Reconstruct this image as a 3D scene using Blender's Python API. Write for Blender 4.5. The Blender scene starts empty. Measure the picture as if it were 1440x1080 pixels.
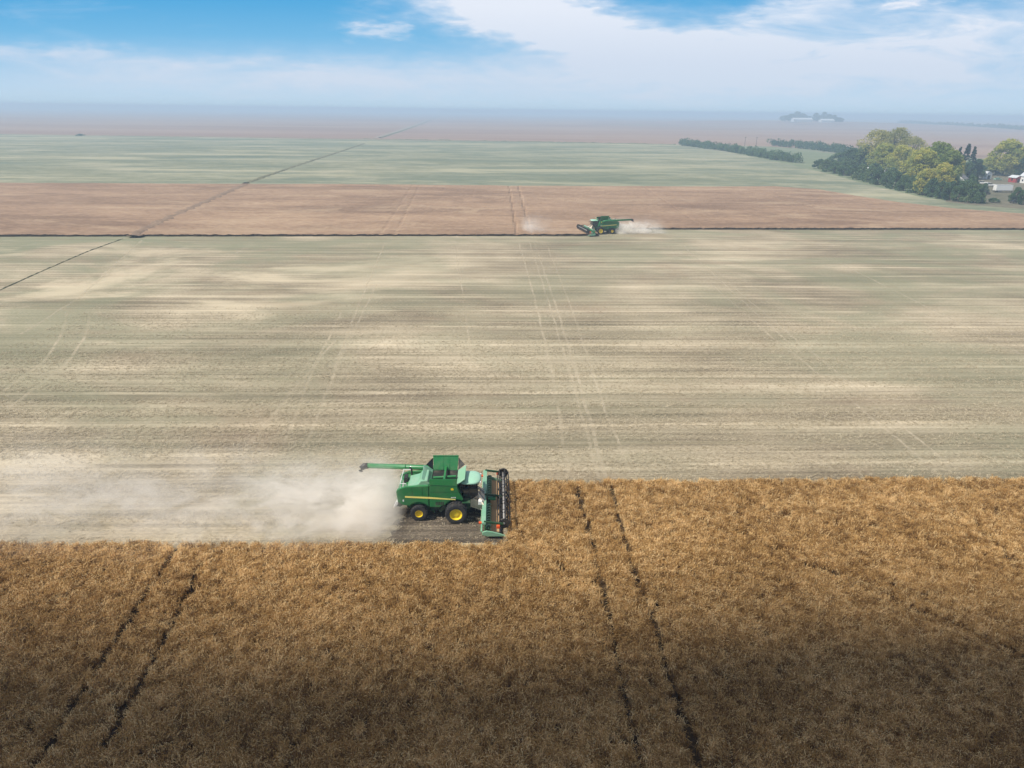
import bpy, math, random
import numpy as np
from mathutils import Vector, Matrix
R = math.radians
rng = np.random.default_rng(7)
random.seed(7)
sc = bpy.context.scene
COL = sc.collection

# ------------------------------------------------------------------ camera
CAM_H = 36.0
cam_d = bpy.data.cameras.new('camera'); cam = bpy.data.objects.new('camera', cam_d); COL.objects.link(cam)
cam_d.sensor_width = 36; cam_d.lens = 25.0; cam_d.clip_start = 0.5; cam_d.clip_end = 200000
CAM_R = Matrix.Rotation(R(90 - 21.05), 4, 'X') @ Matrix.Rotation(R(0.72), 4, 'Z')
cam.matrix_world = Matrix.Translation((0, 0, CAM_H)) @ CAM_R
sc.camera = cam
sc.render.resolution_x, sc.render.resolution_y = 1024, 768

# ------------------------------------------------------------------ light / exposure
SUN_EL, SUN_AZ = 50.0, -110.0        # azimuth measured from +Y (straight ahead), negative = to the left
SUN_DIR = Vector((math.sin(R(SUN_AZ)) * math.cos(R(SUN_EL)), math.cos(R(SUN_AZ)) * math.cos(R(SUN_EL)), math.sin(R(SUN_EL))))
sun_d = bpy.data.lights.new('sun', 'SUN'); sun = bpy.data.objects.new('sun', sun_d); COL.objects.link(sun)
sun_d.energy = 4.5; sun_d.angle = R(3); sun_d.color = (1.0, 0.93, 0.83)
sun.rotation_euler = SUN_DIR.to_track_quat('Z', 'Y').to_euler(); sun.location = (0, 0, 200)
sc.view_settings.view_transform = 'Standard'; sc.view_settings.look = 'None'
sc.view_settings.exposure = 0.33; sc.view_settings.gamma = 1.0
sc.cycles.use_denoising = True
sc.cycles.volume_bounces = 12
sc.cycles.max_bounces = 12
sc.cycles.transparent_max_bounces = 16
sc.cycles.volume_max_steps = 256

# ------------------------------------------------------------------ node helper
class G:
    def __init__(s, tree): s.t = tree; tree.nodes.clear(); s.x = 0
    def n(s, typ, **kw):
        nd = s.t.nodes.new(typ); nd.location = (s.x, 0); s.x += 30
        for k, v in kw.items(): setattr(nd, k, v)
        return nd
    def put(s, sock, v):
        if isinstance(v, bpy.types.NodeSocket): s.t.links.new(v, sock)
        elif v is not None:
            if isinstance(v, (tuple, list)) and sock.type == 'RGBA' and len(v) == 3: v = (*v, 1)
            sock.default_value = v
    def m(s, op, a, b=None, c=None, clamp=False):
        nd = s.n('ShaderNodeMath', operation=op, use_clamp=clamp)
        for i, v in enumerate((a, b, c)):
            if v is not None: s.put(nd.inputs[i], v)
        return nd.outputs[0]
    def add(s, a, b): return s.m('ADD', a, b)
    def sub(s, a, b): return s.m('SUBTRACT', a, b)
    def mul(s, a, b): return s.m('MULTIPLY', a, b)
    def ss(s, v, a, b):                     # smoothstep
        nd = s.n('ShaderNodeMapRange', interpolation_type='SMOOTHSTEP')
        s.put(nd.inputs[0], v); nd.inputs[1].default_value = a; nd.inputs[2].default_value = b
        return nd.outputs[0]
    def mix(s, f, a, b, mode='MIX'):
        nd = s.n('ShaderNodeMix', data_type='RGBA', blend_type=mode)
        s.put(nd.inputs[0], f); s.put(nd.inputs[6], a); s.put(nd.inputs[7], b)
        return nd.outputs[2]
    def ramp(s, f, stops):
        nd = s.n('ShaderNodeValToRGB'); cr = nd.color_ramp
        while len(cr.elements) < len(stops): cr.elements.new(0.5)
        for e, (p, c) in zip(cr.elements, stops): e.position = p; e.color = (*c, 1)
        s.put(nd.inputs[0], f); return nd.outputs[0]
    def vec(s, v, scale=(1, 1, 1), rot=0.0, loc=(0, 0, 0)):
        nd = s.n('ShaderNodeMapping'); s.put(nd.inputs[0], v)
        nd.inputs[1].default_value = loc; nd.inputs[2].default_value = (0, 0, rot); nd.inputs[3].default_value = scale
        return nd.outputs[0]
    def noise(s, v, scale=1.0, detail=3, rough=0.55, dist=0.0):
        nd = s.n('ShaderNodeTexNoise'); s.put(nd.inputs['Vector'], v)
        nd.inputs['Scale'].default_value = scale; nd.inputs['Detail'].default_value = detail
        nd.inputs['Roughness'].default_value = rough; nd.inputs['Distortion'].default_value = dist
        return nd.outputs[0]
    def pos(s): return s.n('ShaderNodeNewGeometry').outputs['Position']
    def obj(s): return s.n('ShaderNodeTexCoord').outputs['Object']
    def xyz(s, v):
        nd = s.n('ShaderNodeSeparateXYZ'); s.put(nd.inputs[0], v); return nd.outputs
    def comb(s, x, y, z):
        nd = s.n('ShaderNodeCombineXYZ')
        for i, v in enumerate((x, y, z)): s.put(nd.inputs[i], v)
        return nd.outputs[0]
    def bsdf(s, col, rough=0.8, bump=None, bstr=0.3, bdist=0.05, metal=0.0, spec=0.3, coat=0.0):
        nd = s.n('ShaderNodeBsdfPrincipled'); s.put(nd.inputs['Base Color'], col); s.put(nd.inputs['Roughness'], rough)
        nd.inputs['Metallic'].default_value = metal; nd.inputs['Specular IOR Level'].default_value = spec
        nd.inputs['Coat Weight'].default_value = coat
        if bump is not None:
            b = s.n('ShaderNodeBump'); b.inputs['Strength'].default_value = bstr; b.inputs['Distance'].default_value = bdist
            s.put(b.inputs['Height'], bump); s.t.links.new(b.outputs[0], nd.inputs['Normal'])
        return nd.outputs[0]
    def out(s, surf=None, vol=None):
        o = s.n('ShaderNodeOutputMaterial')
        if surf is not None: s.t.links.new(surf, o.inputs[0])
        if vol is not None: s.t.links.new(vol, o.inputs[1])

def mat(name):
    m = bpy.data.materials.new(name); m.use_nodes = True
    return m, G(m.node_tree)

# ------------------------------------------------------------------ world: physical sky with cirrus veils
w = bpy.data.worlds.new('World'); sc.world = w; w.use_nodes = True
g = G(w.node_tree)
sky = g.n('ShaderNodeTexSky', sky_type='NISHITA', sun_disc=False)
sky.sun_elevation = R(SUN_EL); sky.sun_rotation = R(SUN_AZ); sky.altitude = 600; sky.air_density = 1.0; sky.dust_density = 1.0; sky.ozone_density = 2.0
dirv = g.n('ShaderNodeTexCoord').outputs['Generated']
X, Y, Z = g.xyz(dirv)
STR = 0.085
ysafe = g.m('MAXIMUM', g.m('ABSOLUTE', Y), 0.02)
U = g.m('DIVIDE', X, ysafe); V = g.m('DIVIDE', Z, ysafe)
def uv(px, py):      # bearing/elevation of a feature of the sky
    d = CAM_R @ Vector(((px - 720) / 1000, -(py - 540) / 1000, -1)); return d.x / d.y, d.z / d.y
def streak(p0, p1, wid, amt, soft=1.0):
    (u0, v0), (u1, v1) = uv(*p0), uv(*p1)
    L = math.hypot(u1 - u0, v1 - v0); c, s_ = (u1 - u0) / L, (v1 - v0) / L
    du, dv = g.sub(Uw, (u0 + u1) / 2), g.sub(Vw, (v0 + v1) / 2)
    a = g.add(g.mul(du, c), g.mul(dv, s_)); b = g.sub(g.mul(dv, c), g.mul(du, s_))
    a = g.m('DIVIDE', a, L / 2); b = g.m('DIVIDE', b, wid / 1180)
    r2 = g.add(g.m('POWER', g.m('ABSOLUTE', a), 4.0), g.mul(b, b))
    return g.mul(g.m('EXPONENT', g.mul(r2, -soft)), amt)
cv = g.comb(U, V, 0.0)
wn = g.n('ShaderNodeTexNoise'); g.put(wn.inputs['Vector'], g.vec(cv, (6, 22, 1))); wn.inputs['Detail'].default_value = 5
wx, wy, _ = g.xyz(wn.outputs['Color'])
Uw = g.add(U, g.mul(g.sub(wx, 0.5), 0.10)); Vw = g.add(V, g.mul(g.sub(wy, 0.5), 0.030))
parts = [((540, -40), (900, 70), 38, 1.0), ((640, -10), (1010, 105), 38, 0.85), ((880, 80), (1560, 38), 42, 0.75), ((700, 120), (1560, 100), 42, 0.8),
         ((488, 44), (575, 42), 9, 0.6), ((-60, 72), (190, 80), 12, 0.5), ((60, 104), (760, 112), 24, 0.8), ((1225, 14), (1320, -6), 7, 0.6), ((1040, 40), (1230, -20), 26, 0.55)]
tot = None
for p in parts:
    v_ = streak(*p); tot = v_ if tot is None else g.add(tot, v_)
fb = g.noise(g.vec(cv, (7, 34, 1), rot=0.10), 1.0, 7, 0.62, 0.6)
tot = g.mul(tot, g.m('MAXIMUM', g.sub(g.mul(fb, 2.3), 0.18), 0.12))
tot = g.add(tot, g.mul(g.ss(fb, 0.5, 0.75), 0.12))
cm = g.m('MINIMUM', tot, 0.93)
low = g.ramp(V, [(0.0, (0.44, 0.57, 0.68)), (0.022, (0.41, 0.56, 0.70)), (0.05, (0.29, 0.49, 0.68)), (0.085, (0.15, 0.40, 0.64)), (0.13, (0.07, 0.325, 0.60)), (0.3, (0.04, 0.18, 0.42))])
lowfac = g.ss(V, 0.45, 0.18)
veil = g.noise(g.vec(dirv, (2, 2, 4)), 1.5, 5, .6)
phys = g.mix(g.m('MULTIPLY_ADD', g.ss(veil, .35, .65), .5, .25), sky.outputs[0], (4.6, 4.6, 4.6))      # thin high veil over the blue
base = g.mix(lowfac, phys, g.mix(1.0, low, (1.0 / STR,) * 3, 'MULTIPLY'))
cloudc = g.mix(1.0, g.ramp(V, [(0.0, (0.48, 0.57, 0.68)), (0.06, (0.55, 0.61, 0.71)), (0.12, (0.68, 0.71, 0.78))]), (1.0 / STR,) * 3, 'MULTIPLY')
skyc = g.mix(g.mul(cm, g.ss(V, 0.9, 0.25)), base, cloudc)
bg = g.n('ShaderNodeBackground'); g.put(bg.inputs[0], skyc); bg.inputs[1].default_value = STR
wo = g.n('ShaderNodeOutputWorld'); w.node_tree.links.new(bg.outputs[0], wo.inputs[0])

# ------------------------------------------------------------------ geometry helpers
def at(px, py, z=0.0):
    """the point at height z that the photograph shows at (px, py)"""
    d = CAM_R @ Vector(((px - 720) / 1000, -(py - 540) / 1000, -1))
    t = (z - CAM_H) / d.z
    return Vector((d.x * t, d.y * t, z))
def px_per_m(p):
    c = CAM_R.to_3x3().inverted() @ (Vector(p) - Vector((0, 0, CAM_H)))
    return 1000 / -c.z

def mesh_obj(name, verts, faces, m, parent=None, smooth=False):
    me = bpy.data.meshes.new(name); me.from_pydata([tuple(v) for v in verts], [], faces)
    me.update()
    if smooth: me.polygons.foreach_set('use_smooth', [True] * len(me.polygons))
    o = bpy.data.objects.new(name, me); COL.objects.link(o)
    if m is not None: me.materials.append(m)
    if parent is not None: o.parent = parent
    return o
def tag(o, label=None, cat=None, group=None, kind=None):
    if label: o['label'] = label
    if cat: o['category'] = cat
    if group: o['group'] = group
    if kind: o['kind'] = kind
    return o
def empty(name, loc=(0, 0, 0), rz=0.0):
    o = bpy.data.objects.new(name, None); COL.objects.link(o); o.location = loc; o.rotation_euler = (0, 0, rz); o.empty_display_size = 0.5
    return o
def copy_tree(o, parent=None):
    c = o.copy(); COL.objects.link(c)
    if parent is not None: c.parent = parent
    for ch in list(o.children): copy_tree(ch, c)
    return c

class MB:
    def __init__(s): s.v = []; s.f = []
    def poly(s, pts):
        b = len(s.v); s.v += [tuple(p) for p in pts]; s.f.append(tuple(range(b, b + len(pts)))); return s
    def box(s, x0, x1, y0, y1, z0, z1, M=None):
        p = [Vector((x, y, z)) for z in (z0, z1) for x, y in ((x0, y0), (x1, y0), (x1, y1), (x0, y1))]
        if M is not None: p = [M @ q for q in p]
        b = len(s.v); s.v += [tuple(q) for q in p]
        for f in ((3, 2, 1, 0), (4, 5, 6, 7), (0, 1, 5, 4), (1, 2, 6, 5), (2, 3, 7, 6), (3, 0, 4, 7)): s.f.append(tuple(b + i for i in f))
        return s
    def bar(s, a, b_, wdt, hgt=None):
        a, b_ = Vector(a), Vector(b_); d = b_ - a; q = d.to_track_quat('Z', 'Y').to_matrix().to_4x4()
        h = hgt or wdt
        return s.box(-wdt / 2, wdt / 2, -h / 2, h / 2, 0, d.length, Matrix.Translation(a) @ q)
    def tube(s, pts, rad, n=12, cap=True):
        pts = [Vector(p) for p in pts]; rad = rad if isinstance(rad, (list, tuple)) else [rad] * len(pts)
        b0 = len(s.v)
        for i, p in enumerate(pts):
            d = (pts[min(i + 1, len(pts) - 1)] - pts[max(i - 1, 0)]).normalized()
            up = Vector((0, 0, 1)) if abs(d.z) < 0.9 else Vector((1, 0, 0))
            e1 = d.cross(up).normalized(); e2 = e1.cross(d)
            for k in range(n):
                a = 2 * math.pi * k / n
                s.v.append(tuple(p + (e1 * math.cos(a) + e2 * math.sin(a)) * rad[i]))
        for i in range(len(pts) - 1):
            for k in range(n):
                k2 = (k + 1) % n
                s.f.append((b0 + i * n + k, b0 + i * n + k2, b0 + (i + 1) * n + k2, b0 + (i + 1) * n + k))
        if cap:
            s.f.append(tuple(b0 + k for k in reversed(range(n)))); e = b0 + (len(pts) - 1) * n
            s.f.append(tuple(e + k for k in range(n)))
        return s
    def prism(s, prof, y0, y1):
        """profile in x,z extruded along y"""
        b = len(s.v); n = len(prof)
        s.v += [(x, y0, z) for x, z in prof] + [(x, y1, z) for x, z in prof]
        s.f.append(tuple(b + i for i in range(n))); s.f.append(tuple(b + n + i for i in reversed(range(n))))
        for i in range(n):
            j = (i + 1) % n
            s.f.append((b + j, b + i, b + n + i, b + n + j))
        return s
    def lathe_y(s, prof, cx, cy, cz, n=32, closed=True):
        """profile of (radius, y) spun round the y axis at (cx, cz)"""
        b = len(s.v); m_ = len(prof)
        for k in range(n):
            a = 2 * math.pi * k / n
            for r, y in prof: s.v.append((cx + r * math.cos(a), cy + y, cz + r * math.sin(a)))
        for k in range(n):
            k2 = (k + 1) % n
            for i in range(m_ if closed else m_ - 1):
                j = (i + 1) % m_
                s.f.append((b + k * m_ + i, b + k * m_ + j, b + k2 * m_ + j, b + k2 * m_ + i))
        return s
    def build(s, name, m, parent=None, smooth=False, bevel=0.0, sub=0):
        o = mesh_obj(name, s.v, s.f, m, parent, smooth)
        if bevel:
            bm = o.modifiers.new('bevel', 'BEVEL'); bm.width = bevel; bm.segments = 2; bm.limit_method = 'ANGLE'
        return o

# ------------------------------------------------------------------ ground materials
ROW = R(2.2)                     # drilling rows run almost across the view
def field_mat(name, stops, fine=(0.9, 3.5), stripe=1.0, green=None, bump=0.05, big=(0.022, 0.034, 1), con=2.3):
    m, g = mat(name); p = g.pos()
    rw = g.vec(p, rot=-ROW)
    s1 = g.noise(g.vec(rw, (0.0030, 0.22, 1)), 1.0, 4, 0.65)
    s2 = g.noise(g.vec(rw, (0.012, 1.05, 1)), 1.0, 4, 0.68)
    s3 = g.noise(g.vec(rw, (0.035, 0.06, 1)), 1.0, 5, 0.6)
    f = g.noise(g.vec(rw, (fine[0], fine[1], 1)), 1.0, 4, 0.7)
    s4 = g.noise(g.vec(rw, (0.03, 2.4, 1), loc=(4, 2, 0)), 1.0, 3, 0.6)
    s5 = g.noise(g.vec(rw, big, loc=(1, 8, 0)), 1.0, 5, 0.62, 0.4)
    val = g.add(g.add(g.mul(s1, 0.30 * stripe), g.mul(s2, 0.34 * stripe)), g.add(g.mul(s3, 0.22), g.mul(f, 0.42)))
    val = g.add(val, g.add(g.mul(s4, 0.22 * stripe), g.mul(s5, 0.34)))
    val = g.add(val, 0.5 - 0.5 * (0.86 * stripe + 0.98))
    val = g.m('MULTIPLY_ADD', g.sub(val, 0.5), con, 0.5)
    c = g.ramp(val, stops)
    if green: c = green(g, p, rw, c, f)
    g.out(g.bsdf(c, 0.95, f, 0.5, bump, spec=0.1))
    return m

def stubble_green(g, p, rw, c, f):
    x, y, z = g.xyz(p); rx_, ry_, _ = g.xyz(rw)
    # header-width passes: a pale chaff line down the middle of each, a darker seam between
    wv = g.mul(g.sub(g.noise(g.vec(p, (.02, .02, 1)), 1.0, 2, .5), .5), 1.6)
    fr = g.m('FRACT', g.m('DIVIDE', g.add(ry_, wv), 10.6)); e = g.m('ABSOLUTE', g.sub(fr, .5))
    br = g.noise(g.vec(rw, (.05, .5, 1), loc=(2, 5, 0)), 1.0, 4, .65)
    c = g.mix(g.mul(g.mul(g.ss(e, .075, .0), g.ss(br, .38, .62)), .75), c, (0.64, 0.55, 0.40))
    c = g.mix(g.mul(g.mul(g.ss(e, .44, .50), g.ss(br, .34, .58)), .60), c, (0.20, 0.175, 0.11))
    n = g.noise(g.vec(p, (0.022, 0.030, 1)), 1.0, 6, 0.64, 0.8)
    far = g.ss(y, 90, 215); left = g.ss(x, -10, -120); right = g.ss(x, 20, 90)
    k = g.mul(g.ss(n, 0.40, 0.62), g.add(0.34, g.add(g.add(g.mul(far, 0.22), g.mul(right, .18)), g.mul(left, 0.34))))
    c = g.mix(k, c, g.mix(f, (0.135, 0.148, 0.090), (0.28, 0.285, 0.19)))
    n2 = g.noise(g.vec(p, (0.026, 0.032, 1), loc=(3, 9, 0)), 1.0, 6, 0.62, .8)
    k2 = g.mul(g.mul(g.ss(n2, 0.48, 0.62), g.ss(x, 10, -60)), g.mul(g.ss(y, 95, 125), g.ss(y, 205, 175)))
    c = g.mix(g.mul(k2, 0.62), c, (0.60, 0.515, 0.37))
    n3 = g.noise(g.vec(p, (0.035, 0.07, 1), loc=(13, 1, 0)), 1.0, 6, 0.66, .5)
    return g.mix(g.mul(g.ss(n3, .52, .68), .26), c, (0.26, 0.185, 0.125))
M_stub = field_mat('stubble', con=3.0, fine=(2.2, 6.0), bump=0.09, stops=[(0.0, (0.10, 0.083, 0.058)), (0.3, (0.215, 0.18, 0.125)), (0.55, (0.36, 0.305, 0.215)), (0.8, (0.50, 0.43, 0.31)), (1.0, (0.64, 0.56, 0.42))], green=stubble_green)
def pale_patches(g, p, rw, c, f):
    n = g.noise(g.vec(rw, (0.006, 0.017, 1)), 1.0, 6, 0.66, 1.2); n2 = g.noise(g.vec(rw, (0.005, 0.028, 1), loc=(7, 3, 0)), 1.0, 5, 0.62, 0.5)
    c = g.mix(g.mul(g.ss(n, .44, .60), .62), c, (0.115, 0.150, 0.105))
    return g.mix(g.mul(g.ss(n2, .50, .66), .60), c, (0.43, 0.40, 0.27))
def brown_patches(g, p, rw, c, f):
    n = g.noise(g.vec(rw, (0.013, 0.036, 1)), 1.0, 6, 0.68, 1.0); n2 = g.noise(g.vec(rw, (0.018, 0.045, 1), loc=(7, 3, 0)), 1.0, 6, 0.68, 1.0)
    c = g.mix(g.mul(g.ss(n, .47, .64), .55), c, (0.155, 0.098, 0.066))
    return g.mix(g.mul(g.ss(n2, .50, .66), .45), c, (0.45, 0.335, 0.225))
M_pale = field_mat('pale_green', green=pale_patches, stops=[(0.0, (0.10, 0.115, 0.075)), (0.3, (0.175, 0.19, 0.12)), (0.6, (0.265, 0.265, 0.18)), (1.0, (0.42, 0.38, 0.27))], fine=(0.12, 0.5), stripe=0.5, big=(0.007, 0.017, 1), con=3.4)
M_yard = field_mat('yard_grass', [(0.0, (0.06, 0.06, 0.04)), (0.4, (0.12, 0.115, 0.075)), (0.7, (0.19, 0.165, 0.12)), (1.0, (0.26, 0.22, 0.17))], fine=(0.3, 0.5), stripe=0.2)
M_mead = field_mat('meadow', [(0.0, (0.10, 0.13, 0.08)), (0.5, (0.17, 0.20, 0.12)), (1.0, (0.27, 0.28, 0.17))], fine=(0.12, 0.5), stripe=0.4)
M_brown = field_mat('ripe_crop_far', green=brown_patches, stops=[(0.0, (0.14, 0.09, 0.06)), (0.35, (0.25, 0.165, 0.108)), (0.65, (0.345, 0.235, 0.155)), (1.0, (0.46, 0.33, 0.22))], fine=(0.35, 0.9), stripe=0.35, bump=0.15, big=(0.014, 0.035, 1), con=2.6)

m, g = mat('far_fields'); M_far = m
p = g.pos(); x, y, z = g.xyz(p)
cell = g.noise(g.vec(p, (0.00030, 0.0022, 1), rot=0.05), 1.0, 4, 0.6)
f2 = g.noise(g.vec(p, (0.0015, 0.008, 1)), 1.0, 4, 0.6)
c = g.ramp(g.add(g.mul(cell, 0.7), g.mul(f2, 0.3)), [(0.30, (0.17, 0.11, 0.085)), (0.44, (0.26, 0.17, 0.13)), (0.54, (0.32, 0.225, 0.17)), (0.60, (0.22, 0.15, 0.115)), (0.70, (0.21, 0.20, 0.14))])
g.out(g.bsdf(c, 0.95, spec=0.1))

# ------------------------------------------------------------------ ground and fields
def terrain(x, y):
    h = 0.0
    for cx, cy, hh, sx, sy in RISES:
        h += hh * math.exp(-((x - cx) / sx) ** 2 - ((y - cy) / sy) ** 2)
    return h
rz = 13.0; pr = at(1142, 170, rz)
RISES = [(pr.x, pr.y + 60, rz, 520, 420)]
gx = np.concatenate([np.linspace(-60000, -4000, 12), np.linspace(-3000, 4000, 60), np.linspace(5000, 60000, 12)])
gy = np.concatenate([np.linspace(-6000, 1100, 6), np.linspace(1150, 4200, 50), np.linspace(4600, 90000, 24)])
V_ = []; F_ = []
for yy in gy:
    for xx in gx: V_.append((xx, yy, terrain(xx, yy)))
nx = len(gx)
for j in range(len(gy) - 1):
    for i in range(nx - 1): F_.append((j * nx + i, j * nx + i + 1, (j + 1) * nx + i + 1, (j + 1) * nx + i))
tag(mesh_obj('ground', V_, F_, M_far, smooth=True), 'flat far brown fields fading into blue haze at the horizon', 'ground', kind='structure')

def sheet(name, pts, z, m, label):
    P = [Vector((p[0], p[1], z)) for p in pts]
    o = mesh_obj(name, P, [tuple(range(len(P)))], m)
    return tag(o, label, 'field', kind='structure')
def A(*l): return [at(*p) for p in l]
bl = at(0, 333); br = at(1440, 323)
FAR_L = -1600
def ext(p, q, x):                 # point on the line p-q at abscissa x
    t = (x - p.x) / (q.x - p.x); return Vector((x, p.y + (q.y - p.y) * t, 0))
# pale green regrowth field between the ripe strip and the far ditch
a0, a1 = at(100, 190), at(950, 203)
pg = [ext(a0, a1, FAR_L), ext(a0, a1, a1.x)] + A((985, 205), (1040, 217), (1100, 229), (1160, 243), (1230, 262), (1300, 278), (1380, 289), (1440, 293))
e0 = at(1440, 293); pg += [Vector((e0.x + 120, e0.y - 26, 0)), Vector((e0.x + 120, 215, 0)), Vector((FAR_L, 215, 0))]
sheet('grass_field', pg, 0.012, M_pale, 'pale green field beyond the ripe brown strip')
# meadow / farmyard on the right
md = A((950, 203), (985, 205), (1040, 217), (1100, 229), (1160, 243), (1230, 262), (1300, 278), (1380, 289), (1440, 293))
e1 = at(1440, 293); far_r = at(1440, 228)
md += [Vector((e1.x + 700, e1.y - 60, 0)), Vector((far_r.x + 900, far_r.y + 40, 0))] + A((1440, 226), (1200, 214), (1080, 206))
sheet('meadow', md, 0.008, M_mead, 'blue green grass around the farmyard trees')
yd = A((1330, 284), (1385, 290), (1440, 294)); e2 = yd[-1]
yd = [*yd, Vector((e2.x + 120, e2.y - 20, 0)), Vector((e2.x + 160, e2.y + 120, 0))] + A((1440, 240), (1370, 240), (1325, 252))
sheet('farmyard', yd, 0.016, M_yard, 'bare brown farmyard ground among the trees')
# stubble
st = [Vector((-400, -60, 0)), Vector((400, -60, 0)), Vector((400, 245, 0)), Vector((FAR_L * 0.5, 235, 0)), Vector((FAR_L * 0.5, 60, 0))]
sheet('stubble_field', st, 0.020, M_stub, 'striped pale stubble field with grey green rows')

M_cut_shade = field_mat('cut_ground_shade', [(0.0, (0.035, 0.029, 0.023)), (0.4, (0.085, 0.070, 0.053)), (0.65, (0.17, 0.14, 0.105)), (1.0, (0.33, 0.28, 0.20))], fine=(4.0, 7.0), stripe=0.7, con=3.6)  # cut ground with the harvester's shadow painted in as a dark tone
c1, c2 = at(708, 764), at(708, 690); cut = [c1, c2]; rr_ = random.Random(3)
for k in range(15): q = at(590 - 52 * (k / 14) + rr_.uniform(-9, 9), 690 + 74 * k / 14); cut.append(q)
sheet('cut_swath_shade', cut, 0.024, M_cut_shade, 'freshly cut ground under the near harvester, painted dark for its shadow')

# numeric noise for meshes
def vnoise(x, y, seed=0):
    xi = np.floor(x).astype(np.int64); yi = np.floor(y).astype(np.int64); xf = x - xi; yf = y - yi
    def h(a, b):
        n = (a * 374761393 + b * 668265263 + seed * 974711) & 0x7fffffff
        n = ((n ^ (n >> 13)) * 1274126177) & 0x7fffffff
        return ((n ^ (n >> 16)) & 0xffff) / 65535.0
    u = xf * xf * (3 - 2 * xf); v = yf * yf * (3 - 2 * yf)
    return (h(xi, yi) * (1 - u) + h(xi + 1, yi) * u) * (1 - v) + (h(xi, yi + 1) * (1 - u) + h(xi + 1, yi + 1) * u) * v
def fbm(x, y, o=4, seed=0):
    r = 0; a = 0.5
    for i in range(o): r = r + a * vnoise(x * 2 ** i, y * 2 ** i, seed + i); a *= 0.5
    return r

def grid_mesh(name, xs, ylo, yhi, ts, zf, m, skirt=None):
    """raised sheet between the curves ylo(x) and yhi(x), with skirts down to the ground"""
    T = np.asarray(ts); Xg, Tg = np.meshgrid(xs, T)
    lo = np.array([ylo(v) for v in xs]); hi = np.array([yhi(v) for v in xs])
    Yg = lo[None, :] * (1 - Tg) + hi[None, :] * Tg
    Zg = zf(Xg, Yg, Tg)
    nyy, nxx = Xg.shape
    co = np.stack([Xg, Yg, Zg], -1).reshape(-1, 3)
    i = np.arange(nyy * nxx).reshape(nyy, nxx)
    q = np.stack([i[:-1, :-1], i[:-1, 1:], i[1:, 1:], i[1:, :-1]], -1).reshape(-1, 4)
    b = len(co); s0 = co[i[0]].copy(); s0[:, 2] = 0
    s0[:, 1] += 0.05; s1 = co[i[-1]].copy(); s1[:, 2] = 0; s1[:, 1] -= 0.05
    co = np.concatenate([co, s0, s1]); k = np.arange(nxx - 1)
    q0 = np.stack([b + k, b + k + 1, i[0][1:], i[0][:-1]], -1)
    q1 = np.stack([i[-1][:-1], i[-1][1:], b + nxx + k + 1, b + nxx + k], -1)
    q = np.concatenate([q, q0, q1])
    me = bpy.data.meshes.new(name); me.from_pydata(co.tolist(), [], q.tolist()); me.update()
    me.materials.append(m)
    if skirt is not None:
        me.materials.append(skirt); mi = np.zeros(len(me.polygons), np.int32); mi[-2 * (nxx - 1):] = 1; me.polygons.foreach_set('material_index', mi)
    o = bpy.data.objects.new(name, me); COL.objects.link(o)
    return o

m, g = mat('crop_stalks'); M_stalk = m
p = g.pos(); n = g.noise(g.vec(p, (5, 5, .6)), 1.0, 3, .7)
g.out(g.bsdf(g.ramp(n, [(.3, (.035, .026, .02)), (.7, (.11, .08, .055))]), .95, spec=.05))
# ripe brown strip in the middle distance, as a raised canopy with a ragged front edge
pl_, pm_ = at(0, 333), at(818, 332); pr1, pr2 = at(905, 323), at(1440, 323.5)
def brown_front(x):
    if x <= pm_.x: return pl_.y + (pm_.y - pl_.y) * (x - pl_.x) / (pm_.x - pl_.x)
    if x >= pr1.x - 8: return pr1.y + (pr2.y - pr1.y) * (x - pr1.x) / (pr2.x - pr1.x)
    return brown_front(pm_.x) + (x - pm_.x) / (pr1.x - 8 - pm_.x) * 1.0 if x < pr1.x - 16 else pr1.y
bk = A((0, 259), (480, 261), (720, 263), (960, 264), (1090, 264), (1150, 268), (1200, 277), (1260, 286), (1340, 295), (1440, 303))
bk = [Vector((FAR_L * 0.4, bk[0].y, 0))] + bk + [Vector((bk[-1].x + 60, bk[-1].y - 22, 0))]
bkx = np.array([p.x for p in bk]); bky = np.array([p.y for p in bk])
xe = float(bkx[-1])
xs = np.concatenate([np.linspace(-380, -170, 60), np.arange(-168, xe, 0.7)])
ts = np.concatenate([np.linspace(0, 0.06, 16), np.linspace(0.07, 0.3, 50), np.linspace(0.31, 1, 60)])
dips = [(at(716, 264), at(727, 331)), (at(729, 264), at(747, 331)), (at(590, 262), at(556, 332)), (at(580, 262), at(536, 332)), (at(905, 264), at(985, 320))]
def zb(x, y, t):
    n = fbm(x * 0.9, y * 0.9, 3, 5); n2 = fbm(x * 0.05, y * 0.05, 3, 9)
    dz = 0
    for k, (a, b) in enumerate(dips):
        lx = a.x + (b.x - a.x) * (y - a.y) / (b.y - a.y)
        dz = np.maximum(dz, np.exp(-((x - lx) / 0.45) ** 2) * (0.6 if k < 2 else 0.3) * (0.3 + 0.9 * vnoise(y * 0.35, y * 0 + k, 14)))
    return 0.55 + 0.25 * n + 0.2 * n2 - 0.22 * (t == 0) * vnoise(x * 1.7, y * 0 + 3, 2) - 0.6 * np.minimum(dz, 0.85)
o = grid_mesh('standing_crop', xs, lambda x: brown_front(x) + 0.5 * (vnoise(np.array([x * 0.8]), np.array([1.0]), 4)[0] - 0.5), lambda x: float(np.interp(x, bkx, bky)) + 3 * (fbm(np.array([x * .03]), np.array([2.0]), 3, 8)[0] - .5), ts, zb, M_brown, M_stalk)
tag(o, 'long strip of ripe brown crop with a front edge of darker stalks', 'crop', kind='stuff')

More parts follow.
